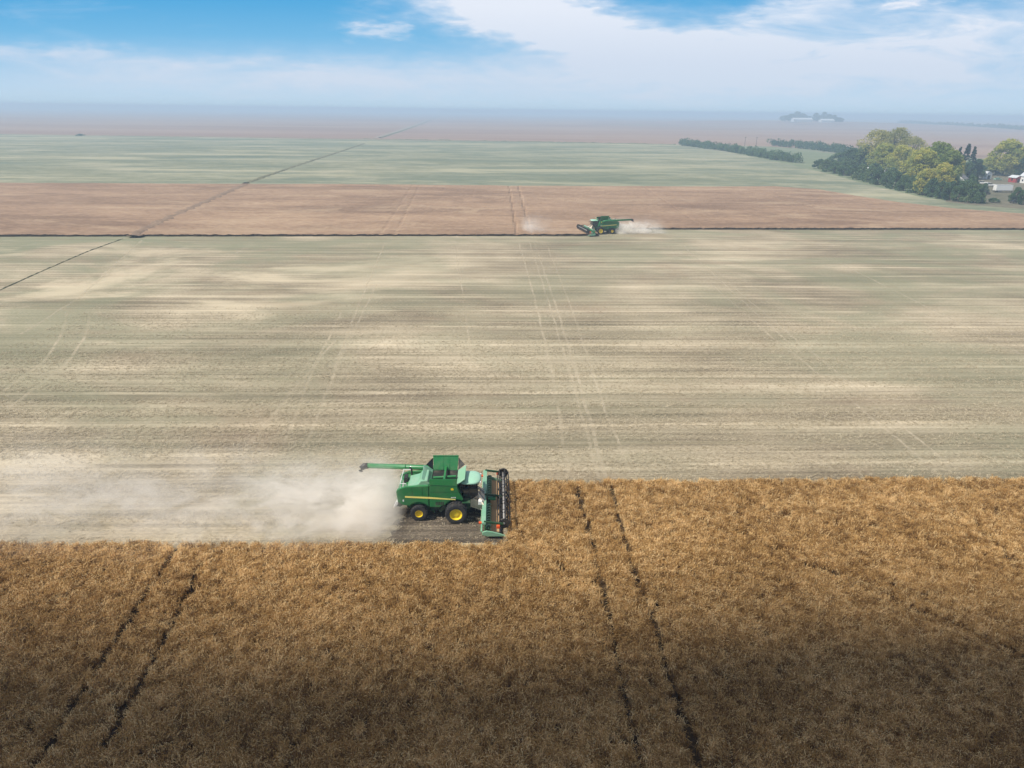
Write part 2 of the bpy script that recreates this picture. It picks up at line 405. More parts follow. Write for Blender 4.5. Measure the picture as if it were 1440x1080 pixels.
# ------------------------------------------------------------------ near standing crop
CH = 0.82
ne_l = at(0, 757, CH), at(560, 757, CH)          # near (cut) edge, left of the combine
fe_r = at(740, 671, CH), at(1440, 667, CH)       # far edge, right of the header
STEP_X = at(716, 710, CH).x
def edge_y(x):
    a, b = (ne_l if x < STEP_X else fe_r)
    return a.y + (b.y - a.y) * (x - a.x) / (b.x - a.x)
tram = []
def tl(pts, wdt, strength): tram.append(([at(px, py, 0.5) for px, py in pts], wdt, strength))
tl([(252, 764), (215, 822), (180, 876), (140, 935), (98, 1000), (50, 1075), (20, 1130)], 0.24, 0.8)
tl([(300, 768), (268, 826), (235, 890), (195, 965), (160, 1030), (120, 1100)], 0.24, 0.72)
tl([(812, 686), (830, 750), (850, 832), (868, 920), (885, 1000), (905, 1090)], 0.23, 1.25)
tl([(860, 684), (872, 735), (888, 790), (915, 862), (942, 950), (965, 1020), (990, 1100)], 0.23, 1.1)
tl([(1075, 765), (1120, 790), (1165, 803), (1230, 828), (1300, 862), (1375, 890), (1440, 925)], 0.24, 0.85)
tl([(1315, 684), (1350, 715), (1390, 752), (1425, 785)], 0.20, 0.95)
tl([(1350, 676), (1390, 708), (1425, 738), (1470, 770)], 0.20, 0.95)
tl([(1225, 740), (1290, 760), (1400, 784), (1450, 790)], 0.2, 0.7)
tl([(1020, 690), (1090, 722), (1160, 735)], 0.2, 0.65)
tl([(960, 722), (1010, 738), (1050, 752)], 0.2, 0.65)
def tram_mask(x, y):
    """0 where the crop is driven down, 1 elsewhere"""
    k = np.ones_like(x)
    jx = x + 0.25 * (vnoise(x * 1.1, y * 1.1, 21) - 0.5); jy = y + 0.25 * (vnoise(x * 1.1, y * 1.1, 22) - 0.5)
    gap = vnoise(x * 0.55, y * 0.55, 31) * 0.6 + vnoise(x * 1.7, y * 1.7, 32) * 0.4
    for pts, wdt, strg in tram:
        d = np.full_like(x, 1e9)
        for a, b in zip(pts[:-1], pts[1:]):
            ab = (b - a); L2 = ab.x ** 2 + ab.y ** 2
            t = np.clip(((jx - a.x) * ab.x + (jy - a.y) * ab.y) / L2, 0, 1)
            d = np.minimum(d, np.hypot(jx - a.x - t * ab.x, jy - a.y - t * ab.y))
        ww = (wdt + 0.07) * (0.6 + 0.9 * gap)
        k = np.where((d < ww) & (gap < 0.25 + strg * 0.62), 0.0, k)
    return k

m, g = mat('ripe_wheat'); M_wheat = m
p = g.pos(); ri = g.n('ShaderNodeObjectInfo').outputs['Random']
n1 = g.noise(g.vec(p, (0.09, 0.16, 1), rot=-ROW), 1.0, 5, 0.6, 0.4)
n2 = g.noise(p, 1.6, 3, 0.6)
v_ = g.add(g.add(g.mul(n1, 0.55), g.mul(n2, 0.25)), g.m('MULTIPLY_ADD', ri, 0.66, -0.16))
c = g.ramp(v_, [(0.26, (0.21, 0.112, 0.034)), (0.46, (0.45, 0.265, 0.092)), (0.66, (0.66, 0.435, 0.178)), (0.88, (0.90, 0.68, 0.36))])
d_ = g.bsdf(c, 0.75, spec=0.2)
tr = g.n('ShaderNodeBsdfTranslucent'); g.put(tr.inputs[0], c)
mx = g.n('ShaderNodeMixShader'); mx.inputs[0].default_value = 0.34
m.node_tree.links.new(d_, mx.inputs[1]); m.node_tree.links.new(tr.outputs[0], mx.inputs[2]); g.out(mx.outputs[0])
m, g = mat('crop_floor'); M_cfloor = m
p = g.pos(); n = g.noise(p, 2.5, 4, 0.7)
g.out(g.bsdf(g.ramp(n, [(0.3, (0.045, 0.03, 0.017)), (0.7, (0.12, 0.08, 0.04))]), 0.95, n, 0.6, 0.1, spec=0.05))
m, g = mat('straw'); M_straw = m
p = g.pos(); ri = g.n('ShaderNodeObjectInfo').outputs['Random']
c = g.ramp(g.add(g.mul(g.noise(p, 0.8, 4, 0.6), 0.6), g.mul(ri, 0.4)), [(0.3, (0.34, 0.285, 0.19)), (0.5, (0.50, 0.43, 0.30)), (0.75, (0.66, 0.58, 0.43))])
g.out(g.bsdf(c, 0.8, spec=0.2))

def tuft_mesh(name, nb, h, spread, bw, lean, seed, heads=True):
    r = np.random.default_rng(seed); vs = []; fs = []
    for i in range(nb):
        a = r.uniform(0, 6.283); rad = spread * math.sqrt(r.uniform(0, 1)); bx, by = rad * math.cos(a), rad * math.sin(a)
        la = r.uniform(0, 6.283); hh = h * r.uniform(0.72, 1.08); ln = lean * r.uniform(0.3, 1.0) * hh
        fx, fy = math.cos(la), math.sin(la); sx, sy = -fy, fx; wv = bw * r.uniform(0.7, 1.2)
        pts = [(0, 0, 0.5), (0.25, 0.55, 0.75), (0.75, 0.92, 1.0), (1.25, 1.0 - 0.18 * r.uniform(0.2, 1.6), 1.3 if heads else 0.4)]
        b = len(vs)
        for k, (u, zz, ws) in enumerate(pts):
            for sg in (-1, 1):
                vs.append((bx + fx * ln * u + sx * sg * wv * ws / 2, by + fy * ln * u + sy * sg * wv * ws / 2, hh * zz))
        for k in range(3): fs.append((b + 2 * k, b + 2 * k + 1, b + 2 * k + 3, b + 2 * k + 2))
    return vs, fs

def scatter(owner_name, pts, rots, scales, tufts, m, label, cat, base=None):
    """one 'stuff' object: a point cloud whose points carry the tufts (geometry nodes); the first tufts stand in the field too"""
    me = bpy.data.meshes.new(owner_name)
    me.vertices.add(len(pts)); me.vertices.foreach_set('co', np.asarray(pts, np.float32).ravel())
    at_ = me.attributes.new('rot', 'FLOAT_VECTOR', 'POINT'); at_.data.foreach_set('vector', np.asarray(rots, np.float32).ravel())
    at_ = me.attributes.new('scl', 'FLOAT_VECTOR', 'POINT'); at_.data.foreach_set('vector', np.asarray(scales, np.float32).ravel())
    o = bpy.data.objects.new(owner_name, me); COL.objects.link(o)
    tag(o, label, cat, kind='stuff')
    t = bpy.data.node_groups.new(owner_name + '_nodes', 'GeometryNodeTree')
    t.interface.new_socket('Geometry', in_out='INPUT', socket_type='NodeSocketGeometry')
    t.interface.new_socket('Geometry', in_out='OUTPUT', socket_type='NodeSocketGeometry')
    gi = t.nodes.new('NodeGroupInput'); go = t.nodes.new('NodeGroupOutput')
    gg = t.nodes.new('GeometryNodeGeometryToInstance')
    for k, (vs, fs) in enumerate(tufts):
        to = mesh_obj('tuft', vs, fs, m, o); to['kind'] = 'stuff'
        to.location = Vector([float(q) for q in pts[k]])
        oi = t.nodes.new('GeometryNodeObjectInfo'); oi.inputs['Object'].default_value = to; oi.transform_space = 'ORIGINAL'; oi.inputs['As Instance'].default_value = True
        t.links.new(oi.outputs['Geometry'], gg.inputs[0])
    ip = t.nodes.new('GeometryNodeInstanceOnPoints')
    t.links.new(gi.outputs[0], ip.inputs['Points']); t.links.new(gg.outputs[0], ip.inputs['Instance'])
    ip.inputs['Pick Instance'].default_value = True
    for an, sock in (('rot', 'Rotation'), ('scl', 'Scale')):
        na = t.nodes.new('GeometryNodeInputNamedAttribute'); na.data_type = 'FLOAT_VECTOR'; na.inputs[0].default_value = an
        t.links.new(na.outputs[0], ip.inputs[sock])
    rv = t.nodes.new('FunctionNodeRandomValue'); rv.data_type = 'INT'
    ins = [s for s in rv.inputs if s.type == 'INT']; ins[0].default_value = 0; ins[1].default_value = len(tufts) - 1
    t.links.new([s for s in rv.outputs if s.type == 'INT'][0], ip.inputs['Instance Index'])
    if base is not None:
        j = t.nodes.new('GeometryNodeJoinGeometry')
        t.links.new(ip.outputs[0], j.inputs[0]); t.links.new(j.outputs[0], go.inputs[0])
    else: t.links.new(ip.outputs[0], go.inputs[0])
    mod = o.modifiers.new('scatter', 'NODES'); mod.node_group = t
    return o

def make_points(x0, x1, y0, y1, dens, seed):
    r = np.random.default_rng(seed); n = int((x1 - x0) * (y1 - y0) * dens)
    return r.uniform(x0, x1, n), r.uniform(y0, y1, n), r
x, y, r = make_points(-75, 95, 20, 72, 25, 3)
ed = np.where(x < STEP_X, ne_l[0].y + (ne_l[1].y - ne_l[0].y) * (x - ne_l[0].x) / (ne_l[1].x - ne_l[0].x),
              fe_r[0].y + (fe_r[1].y - fe_r[0].y) * (x - fe_r[0].x) / (fe_r[1].x - fe_r[0].x))
keep = (y < ed - 0.10 - 0.75 * vnoise(x * 1.5, y * 0.6, 77) ** 2 - 0.25 * vnoise(x * 0.3, y * 0, 78)) & (np.abs(x) < 16 + y * 1.15)
x, y = x[keep], y[keep]
k = tram_mask(x, y); x, y, k = x[k > 0.5], y[k > 0.5], k[k > 0.5]
thin = fbm(x * 0.9, y * 0.9, 3, 51); keep = r.uniform(0, 1, len(x)) < 0.40 + 0.95 * thin; x, y = x[keep], y[keep]
n = len(x)
pts = np.stack([x, y, np.full(n, 0.02)], -1)
lod = fbm(x * 0.22, y * 0.35, 3, 61)
swirl = fbm(x * 0.12, y * 0.12, 2, 71) * 9
tilt = 0.10 + 0.55 * np.clip(lod - 0.35, 0, 1) + 0.12 * r.uniform(0, 1, n)
rots = np.stack([tilt * np.cos(swirl), tilt * np.sin(swirl), r.uniform(0, 6.283, n)], -1)
hs = 0.80 + 0.30 * fbm(x * 0.7, y * 0.7, 3, 41) + 0.1 * r.uniform(-1, 1, n)
scl = np.stack([np.ones(n), np.ones(n), hs], -1)
tufts = [tuft_mesh('t', 26, CH, 0.19, 0.024, 0.44, s) for s in range(5)]
wheat = scatter('wheat_crop', pts, rots, scl, tufts, M_wheat, 'ripe golden brown wheat standing in the foreground with dark wheel lines through it', 'wheat')
# its floor of straw-shaded soil
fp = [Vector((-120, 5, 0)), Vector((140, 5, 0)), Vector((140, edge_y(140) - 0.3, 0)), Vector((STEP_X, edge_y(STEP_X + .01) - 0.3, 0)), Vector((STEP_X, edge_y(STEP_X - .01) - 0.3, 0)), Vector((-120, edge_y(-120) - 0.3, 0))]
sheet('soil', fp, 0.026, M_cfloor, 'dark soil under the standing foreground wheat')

TRACKS = [([(730, 342), (752, 420), (775, 520), (800, 668)], .55), ([(752, 342), (785, 440), (815, 540), (852, 672)], .6), ([(745, 342), (776, 440), (806, 540), (842, 672)], .5), ([(768, 342), (806, 440), (845, 560), (886, 668)], .45),
              ([(95, 440), (85, 475), (60, 510), (-10, 560)], .6), ([(127, 445), (118, 478), (90, 515), (10, 575)], .6), ([(400, 625), (440, 520), (480, 440)], .5), ([(350, 625), (420, 540), (470, 480)], .5), ([(430, 625), (480, 500), (530, 400)], .5),
              ([(1000, 400), (1080, 470), (1170, 540), (1300, 650)], .5), ([(1020, 395), (1110, 470), (1210, 550), (1330, 650)], .45), ([(1160, 360), (1300, 430), (1440, 500)], .6), ([(640, 345), (655, 440), (668, 560)], .4), ([(540, 345), (500, 440), (470, 520)], .5), ([(960, 345), (1040, 420), (1130, 500)], .5),
              ([(340, 352), (280, 384)], .9), ([(200, 338), (110, 420), (30, 470)], .7)]
# short stubble standing on the cut ground nearest the camera
x, y, r = make_points(-80, 110, 52, 140, 16.0, 13)
ed = np.array([0.0]) + np.where(x < STEP_X, ne_l[0].y + (ne_l[1].y - ne_l[0].y) * (x - ne_l[0].x) / (ne_l[1].x - ne_l[0].x),
              fe_r[0].y + (fe_r[1].y - fe_r[0].y) * (x - fe_r[0].x) / (fe_r[1].x - fe_r[0].x))
cs, sn = math.cos(ROW), math.sin(ROW); ry = y * cs - x * sn
rowk = vnoise(x * 0.02, ry * 0.7, 91) * 0.6 + vnoise(x * 0.3, ry * 1.8, 92) * 0.4
keep = (y > ed) & (np.abs(x) < 10 + y * 0.86) & (r.uniform(0, 1, len(x)) < np.clip(2.6 * rowk - 0.75, 0, 1) * np.clip((140 - y) / 60, 0, 1))
sw0, sw1 = at(566, 720), at(708, 720); keep &= ~((x > sw0.x - 1 + 2 * vnoise(y * .8, y * 0, 5)) & (x < sw1.x) & (y < at(640, 690).y)) | (r.uniform(0, 1, len(x)) < .22)
for pl, wd in TRACKS:
    P = A(*pl)
    for a, b in zip(P[:-1], P[1:]):
        ab = b - a; t = np.clip(((x - a.x) * ab.x + (y - a.y) * ab.y) / (ab.x ** 2 + ab.y ** 2), 0, 1)
        keep &= np.hypot(x - a.x - t * ab.x, y - a.y - t * ab.y) > wd * .55
x, y = x[keep], y[keep]; n = len(x)
rots = np.stack([r.uniform(-.2, .2, n), r.uniform(-.2, .2, n), r.uniform(0, 6.283, n)], -1)
scl = np.stack([np.ones(n), np.ones(n), r.uniform(.6, 1.2, n)], -1)
tf2 = [tuft_mesh('t', 8, 0.15, 0.15, 0.022, 1.0, 100 + s, False) for s in range(4)]
scatter('stubble', np.stack([x, y, np.full(n, 0.02)], -1), rots, scl, tf2, M_straw, 'short cut straw stubble standing in rows behind the harvester', 'stubble')

# ------------------------------------------------------------------ wheel tracks, ditch lines
m, g = mat('track_straw'); M_track = m
p = g.pos(); n = g.noise(g.vec(p, (1.0, 1.0, 1)), 0.9, 4, 0.7); n2 = g.noise(p, 0.06, 3, 0.6)
bs = g.bsdf((0.60, 0.52, 0.38), 0.9, spec=0.1); tp = g.n('ShaderNodeBsdfTransparent')
mx = g.n('ShaderNodeMixShader'); g.put(mx.inputs[0], g.mul(g.ss(n, 0.34, 0.58), g.m('MULTIPLY_ADD', g.ss(n2, 0.35, 0.65), 0.40, 0.18)))
m.node_tree.links.new(tp.outputs[0], mx.inputs[1]); m.node_tree.links.new(bs, mx.inputs[2]); g.out(mx.outputs[0])
def ribbon(mb, P, wd, z):
    P = [Vector((p.x, p.y, z)) for p in P]
    L = []
    for i, p in enumerate(P):
        d = (P[min(i + 1, len(P) - 1)] - P[max(i - 1, 0)]).normalized(); nrm = Vector((-d.y, d.x, 0)) * wd / 2
        L.append((p - nrm, p + nrm))
    for (a, b), (c_, d_) in zip(L[:-1], L[1:]): mb.poly([a, c_, d_, b])
mb = MB()
for i, (pl, wd) in enumerate(TRACKS):
    P = A(*pl); Q = []
    for a, b in zip(P[:-1], P[1:]):
        for t in np.linspace(0, 1, 10)[:-1]:
            q = a.lerp(b, t); Q.append(q + Vector((0.12 * math.sin(q.y * .4 + i), 0, 0)))
    Q.append(P[-1]); ribbon(mb, Q, wd * .72, 0.024 + 0.0006 * i)
tag(mb.build('wheel_tracks', M_track), 'pale wheel tracks crossing the stubble rows', 'track', kind='structure')

m, g = mat('verge'); M_verge = m
p = g.pos(); n = g.noise(p, 0.7, 4, 0.7)
g.out(g.bsdf(g.ramp(n, [(0.3, (0.10, 0.105, 0.068)), (0.7, (0.23, 0.22, 0.14))]), 0.95, spec=0.05))
m, g = mat('verge_straw'); M_vstraw = m
p = g.pos(); n = g.noise(p, 0.4, 4, 0.7)
g.out(g.bsdf(g.ramp(n, [(0.3, (0.17, 0.12, 0.085)), (0.7, (0.29, 0.21, 0.15))]), 0.95, spec=0.05))
m, g = mat('gravel_track'); M_grav = m
p = g.pos(); n = g.noise(p, 0.2, 4, 0.7)
g.out(g.bsdf(g.ramp(n, [(0.3, (0.24, 0.20, 0.16)), (0.7, (0.33, 0.28, 0.23))]), 0.95, spec=0.05))
def bank(name, pl, wd, ht, m, label, step=2.0, z0=0.0, seed=0, cat='grass verge'):
    """a low overgrown bank along a line: ridge of uneven height"""
    P = [at(px, py, z0) for px, py in pl]; Q = []
    for a, b in zip(P[:-1], P[1:]):
        k = max(2, int((b - a).length / step))
        for t in np.linspace(0, 1, k)[:-1]: Q.append(a.lerp(b, t))
    Q.append(P[-1]); vs = []; fs = []; rr = random.Random(seed)
    for i, p in enumerate(Q):
        d = (Q[min(i + 1, len(Q) - 1)] - Q[max(i - 1, 0)]).normalized(); nr = Vector((-d.y, d.x, 0))
        w_ = wd * rr.uniform(0.7, 1.3); h_ = ht * rr.uniform(0.35, 1.3); off = rr.uniform(-.15, .15) * wd
        for s_, zz in ((-.5, 0), (-.25, .8), (.05, 1), (.3, .75), (.5, 0)):
            q = p + nr * (s_ * w_ + off); vs.append((q.x, q.y, z0 + 0.01 + h_ * zz))
    for i in range(len(Q) - 1):
        for k in range(4): fs.append((i * 5 + k, i * 5 + k + 1, (i + 1) * 5 + k + 1, (i + 1) * 5 + k))
    return tag(mesh_obj(name, vs, fs, m), label, cat, kind='stuff')
bank('grass_verge', [(-30, 421), (0, 408), (60, 381), (120, 355), (172, 336)], 0.36, 0.16, M_verge, 'thin dark grass line slanting across the stubble at left', 0.7, 0.02, 1)
bank('grass_verge', [(345, 258), (420, 232), (470, 216), (512, 202)], 3.2, 0.45, M_verge, 'thin dark ditch line slanting through the pale green field', 2.5, 0.0, 2)
bank('grass_verge', [(185, 332), (240, 305), (300, 279), (345, 259)], 4.2, 0.35, M_vstraw, 'brown grassy bank slanting through the ripe strip', 1.5, 0.62, 3)
bank('grass_verge', [(505, 195.5), (720, 199.3), (950, 203.5)], 4.0, 1.0, M_verge, 'long dark ditch edge along the back right of the pale green field', 4, 0.0, 4)
bank('grass_verge', [(60, 190), (300, 192.5), (505, 195.5)], 3.0, 0.35, M_verge, 'faint grassy edge along the back left of the pale green field', 4, 0.0, 9)
mb = MB(); Q = [p + Vector((0, 0, 0)) for p in A((530, 193.5), (560, 184), (590, 173.5), (606, 166), (622, 159.5))]
ribbon(mb, Q, 9, 0.05); bank('grass_verge', [(535, 193.8), (565, 184.2), (595, 173.6), (611, 166), (626, 159.8)], 6.0, 1.0, M_verge, 'dark grassy edge along the gravel road to the horizon', 6, 0.0, 12)
tag(mb.build('gravel_road', M_grav), 'pale gravel road running away to the horizon', 'road', kind='structure')
mb = MB(); ribbon(mb, A((1092, 209), (1150, 213), (1200, 218)), 4, 0.03); tag(mb.build('farm_track', M_grav), 'pale track through the meadow behind the trees', 'track', kind='structure')

# ------------------------------------------------------------------ paint and metal materials
def paint(name, col, rough=0.35, coat=0.3, dirt=0.25, dirtcol=(0.30, 0.25, 0.17)):
    m, g = mat(name); p = g.obj(); n = g.noise(p, 1.1, 5, 0.65); n2 = g.noise(p, 7.0, 3, 0.6)
    k = g.mul(g.ss(n, 0.42, 0.75), dirt); k = g.add(k, g.mul(g.ss(n2, 0.5, 0.8), dirt * 0.4))
    g.out(g.bsdf(g.mix(k, col, dirtcol), g.m('MULTIPLY_ADD', k, 0.5, rough), spec=0.5, coat=coat)); return m
M_green = paint('green_paint', (0.018, 0.185, 0.052), 0.38, 0.25, 0.20, (0.22, 0.24, 0.14))
M_greenglare = paint('green_sky_glare', (0.20, 0.42, 0.27), 0.30, 0.5, 0.25, (0.50, 0.52, 0.42))  # paler copy of the green: sky glare on upper parts painted in
M_greendk = paint('green_chassis', (0.010, 0.062, 0.022), 0.6, 0.0, 0.35)
M_yellow = paint('yellow_paint', (0.90, 0.66, 0.03), 0.35, 0.3, 0.06)
M_stripe = paint('stripe_yellow', (0.95, 0.82, 0.22), 0.35, 0.3, 0.05)
M_black = paint('black_steel', (0.018, 0.018, 0.020), 0.5, 0.0, 0.25)
M_grey = paint('grey_steel', (0.32, 0.31, 0.30), 0.45, 0.0, 0.4)
M_dust = paint('dusty_steel', (0.80, 0.68, 0.53), 0.8, 0.0, 0.5)
M_rubber = paint('rubber', (0.022, 0.023, 0.026), 0.85, 0.0, 0.22)
M_white = paint('white_paint', (0.80, 0.80, 0.78), 0.4, 0.2, 0.10)
M_orange = paint('orange_marker', (0.75, 0.10, 0.02), 0.4, 0.2, 0.05)
M_red = paint('red_paint', (0.42, 0.035, 0.04), 0.4, 0.2, 0.1)
M_roofw = paint('pale_roof', (0.34, 0.60, 0.44), 0.35, 0.3, 0.15)
M_fstraw = paint('straw_covered', (0.50, 0.33, 0.17), 0.8, 0.0, 0.5, (0.62, 0.44, 0.24))
m, g = mat('tinted_glass'); M_glass = m
g.out(g.bsdf((0.012, 0.02, 0.024), 0.06, spec=0.7, coat=0.5))
m, g = mat('beacon'); M_beac = m; g.out(g.bsdf((0.8, 0.3, 0.02), 0.3))

# ------------------------------------------------------------------ combine harvester (heading +X, origin on the ground below the front axle)
def arc(cx, cz, r, a0, a1, n=10): return [(cx + r * math.cos(R(a0 + (a1 - a0) * i / n)), cz + r * math.sin(R(a0 + (a1 - a0) * i / n))) for i in range(n + 1)]
def make_wheel(name, root, cx, cy, Rr, rim_r, wd, side, lugs):
    wl = empty(name); wl.parent = root; wl.location = (cx, cy, Rr)
    t = MB(); h = wd / 2
    prof = [(rim_r, -h * .8), (rim_r * 1.08, -h * .95), (Rr * .80, -h), (Rr * .94, -h * .93), (Rr * .98, -h * .6), (Rr * .98, h * .6), (Rr * .94, h * .93), (Rr * .80, h), (rim_r * 1.08, h * .95), (rim_r, h * .8)]
    t.lathe_y(prof, 0, 0, 0, 40)
    for k in range(lugs):                              # chevron tread lugs
        for sg in (-1, 1):
            a = 2 * math.pi * (k + (0.5 if sg > 0 else 0)) / lugs
            Mx = Matrix.Rotation(-a, 4, 'Y') @ Matrix.Translation((Rr * .975, sg * h * .45, 0)) @ Matrix.Rotation(sg * R(35), 4, 'X')
            t.box(-.02, .03, -h * .5, h * .5, -.035, .035, Mx)
    t.build('tyre', M_rubber, wl, smooth=False)
    r_ = MB(); s = side
    r_.lathe_y([(rim_r * 1.0, s * h * .80), (rim_r * 1.04, s * h * .88), (rim_r * .94, s * h * .86), (rim_r * .86, s * h * .35), (rim_r * .45, s * h * .28), (rim_r * .40, s * h * .50), (0.001, s * h * .50)], 0, 0, 0, 32, closed=False)
    r_.lathe_y([(rim_r * 1.0, -s * h * .80), (rim_r * .94, -s * h * .86), (rim_r * .8, -s * h * .1), (0.001, -s * h * .1)], 0, 0, 0, 32, closed=False)
    for k in range(8):
        a = 2 * math.pi * k / 8; r_.box(rim_r * .6 * math.cos(a) - .03, rim_r * .6 * math.cos(a) + .03, min(s * h * .3, s * h * .36), max(s * h * .3, s * h * .36), rim_r * .6 * math.sin(a) - .03, rim_r * .6 * math.sin(a) + .03)
    r_.build('rim', M_yellow, wl, smooth=False)
    return wl

def make_combine():
    root = empty('combine_harvester')
    HY = 1.55
    # lower chassis
    c = MB(); c.prism([(-4.6, 1.05), (-3.2, 0.85), (0.9, 0.75), (1.3, 1.0), (1.3, 2.0), (-4.9, 2.2)], -1.15, 1.15)
    c.box(-.28, .28, -1.9, 1.9, .80, 1.22); c.box(-3.68, -3.36, -1.3, 1.3, .62, .92)
    c.bar((-2.9, -1.0, 1.1), (-2.0, -1.3, .7), .12); c.bar((-1.6, -1.2, .75), (-1.1, -1.2, 1.4), .3, .3)
    c.build('chassis', M_greendk, root, bevel=.02)
    # main body core
    b = MB(); b.prism([(-5.45, 1.75), (-4.6, 1.55), (0.5, 1.55), (0.55, 2.2), (0.10, 3.50), (-2.35, 3.6), (-2.5, 3.45), (-4.55, 3.3), (-5.40, 3.05)], -1.35, 1.35)
    b.build('body', M_green, root, bevel=.04)
    # side panels with wheel arches
    for s in (-1, 1):
        p = MB()
        rear = [(-5.42, 1.95), (-4.95, 1.62), (-4.42, 1.55)] + arc(-3.48, .82, 1.10, 142, 42, 10) + [(-2.56, 1.45), (-2.50, 3.66), (-4.70, 3.52), (-5.42, 3.22), (-5.52, 3.0)]
        y0, y1 = s * 1.352, s * 1.62
        p.prism(rear, min(y0, y1), max(y0, y1))
        p.build('rear_side_panel', M_green, root, bevel=.05)
        p = MB()
        front = [(-2.46, 1.42), (-1.6, 1.38), (-1.15, 1.62)] + arc(0, 1.0, 1.22, 152, 62, 10) + [(0.66, 2.25), (0.24, 3.0), (0.10, 3.60), (-2.46, 3.72)]
        p.prism(front, min(y0, y1), max(y0, y1))
        p.build('front_side_panel', M_green, root, bevel=.05)
        st = MB(); yy = s * 1.622
        st.prism([(-4.72, 2.42), (-.05, 2.16), (-.05, 2.25), (-2.4, 2.47), (-4.72, 2.58)], min(yy, s * 1.632), max(yy, s * 1.632))
        st.build('stripe', M_stripe, root)
        se = MB(); se.box(-2.44, .16, min(yy, s * 1.628), max(yy, s * 1.628), 2.98, 3.005); se.build('panel_seam', M_black, root)
        for x_ in (-4.05, -3.1): q = MB(); q.box(x_, x_ + .02, min(yy, s * 1.628), max(yy, s * 1.628), 2.62, 3.5); q.build('panel_seam', M_black, root)
        q = MB(); [q.box(-1.9 + .16 * k, -1.8 + .16 * k, min(yy, s * 1.630), max(yy, s * 1.630), 1.62, 1.98) for k in range(5)]; q.build('vent', M_black, root)
        q = MB(); q.box(-4.95, -4.83, min(yy, s * 1.634), max(yy, s * 1.634), 2.0, 2.2); q.build('warning_plate', M_white, root)
        e = MB(); cx, cz = -0.35, 3.28                   # small leaping-animal style emblem plate: plain badge with pale rim
        e.prism([(cx - .13, cz - .09), (cx + .11, cz - .10), (cx + .15, cz + .02), (cx + .05, cz + .13), (cx - .11, cz + .09)], min(yy, s * 1.634), max(yy, s * 1.634)); e.build('emblem', M_yellow, root)
        d = MB(); [d.box(-.47 + .12 * k, -.39 + .12 * k, min(yy, s * 1.634), max(yy, s * 1.634), 2.36, 2.46) for k in range(4)]; d.build('model_marking', M_white, root)
    # engine hood and rear deck
    h = MB(); h.prism([(-4.55, 3.34), (-4.35, 3.50), (-3.5, 3.72), (-3.25, 4.05), (-2.62, 4.12), (-2.45, 3.80), (-2.52, 3.40)], -1.42, .75)
    h.build('engine_hood', M_greenglare, root, bevel=.14)
    d = MB(); d.box(-5.05, -4.55, -1.25, 1.25, 3.02, 3.20); d.build('rear_deck', M_grey, root, bevel=.03)
    d = MB(); d.box(-4.95, -4.6, -.25, .55, 3.2, 3.72); d.tube([(-4.35, 1.05, 3.3), (-4.35, 1.05, 4.0), (-4.55, 1.05, 4.15)], .09, 10); d.build('air_intake', M_black, root, bevel=.04)
    ra = MB()
    for a, b_ in (((-5.15, -1.4, 3.0), (-5.15, -1.4, 3.75)), ((-5.15, 1.4, 3.0), (-5.15, 1.4, 3.75)), ((-5.15, -1.4, 3.75), (-5.15, 1.4, 3.75)), ((-5.15, -1.4, 3.75), (-4.6, -1.4, 3.75)), ((-5.15, 1.4, 3.75), (-4.4, 1.4, 3.75)), ((-4.6, -1.4, 3.35), (-4.6, -1.4, 3.75)), ((-5.15, 0, 3.1), (-5.15, 0, 3.75))): ra.tube([a, b_], .035, 6)
    ra.build('railing', M_white, root)
    # grain tank: sloping opening flaps
    tz0, tz1 = 3.72, 4.75
    ins = [(-2.3, -1.45), (0.35, -1.45), (0.35, 1.45), (-2.3, 1.45)]; outs = [(-2.42, -1.66), (.48, -1.66), (1.0, 1.98), (-2.9, 1.98)]
    f = MB(); f.box(-2.3, .04, -1.40, 1.40, 3.62, 3.66); f.build('grain_tank_floor', M_black, root)
    def flap(a0, a1, b1, b0, th=.05, name='tank_flap', m=M_green):
        a0, a1, b1, b0 = map(Vector, (a0, a1, b1, b0)); nn = (a1 - a0).cross(b0 - a0).normalized() * th
        q = MB(); q.v = [tuple(v) for v in (a0, a1, b1, b0, a0 + nn, a1 + nn, b1 + nn, b0 + nn)]
        q.f = [(3, 2, 1, 0), (4, 5, 6, 7), (0, 1, 5, 4), (1, 2, 6, 5), (2, 3, 7, 6), (3, 0, 4, 7)]
        return q.build(name, m, root, bevel=.015)
    flap((-2.46, -1.60, 3.74), (.12, -1.60, 3.62), (.08, -1.52, 4.32), (-2.42, -1.52, 4.32))            # near side wall of the extension
    ff = flap((-2.25, 1.38, 3.74), (.0, 1.38, 3.66), (.12, 1.95, 4.98), (-2.35, 1.95, 4.98))           # far flap, standing open
    rb = MB()
    for xx in (-1.4, -.8): rb.bar((xx, 1.36, 3.78), (xx + .02, 1.88, 4.9), .07)
    rb.bar((-2.33, 1.90, 4.95), (.1, 1.90, 4.95), .10); rb.build('flap_rib', M_green, ff)
    flap((.06, -1.5, 3.68), (.06, 1.4, 3.68), (.85, 1.25, 4.30), (.80, -1.30, 4.18), m=M_greenglare)           # front flap
    flap((-2.32, 1.4, 3.74), (-2.32, -1.5, 3.74), (-3.16, -1.25, 4.24), (-3.18, 1.25, 4.34), m=M_greenglare)     # rear flap
    for sx in (-1, 1):
        x0 = -1.12 + sx * 1.2; x1 = -1.12 + sx * 1.85
        q = MB(); q.poly([(x0, 1.38, 3.74), (x1, 1.25, 4.35), (x0 + sx * .03, 1.90, 4.75)]); q.poly([(x0, 1.41, 3.74), (x0 + sx * .03, 1.93, 4.75), (x1, 1.28, 4.35)]); q.build('corner_cloth', M_black, root)
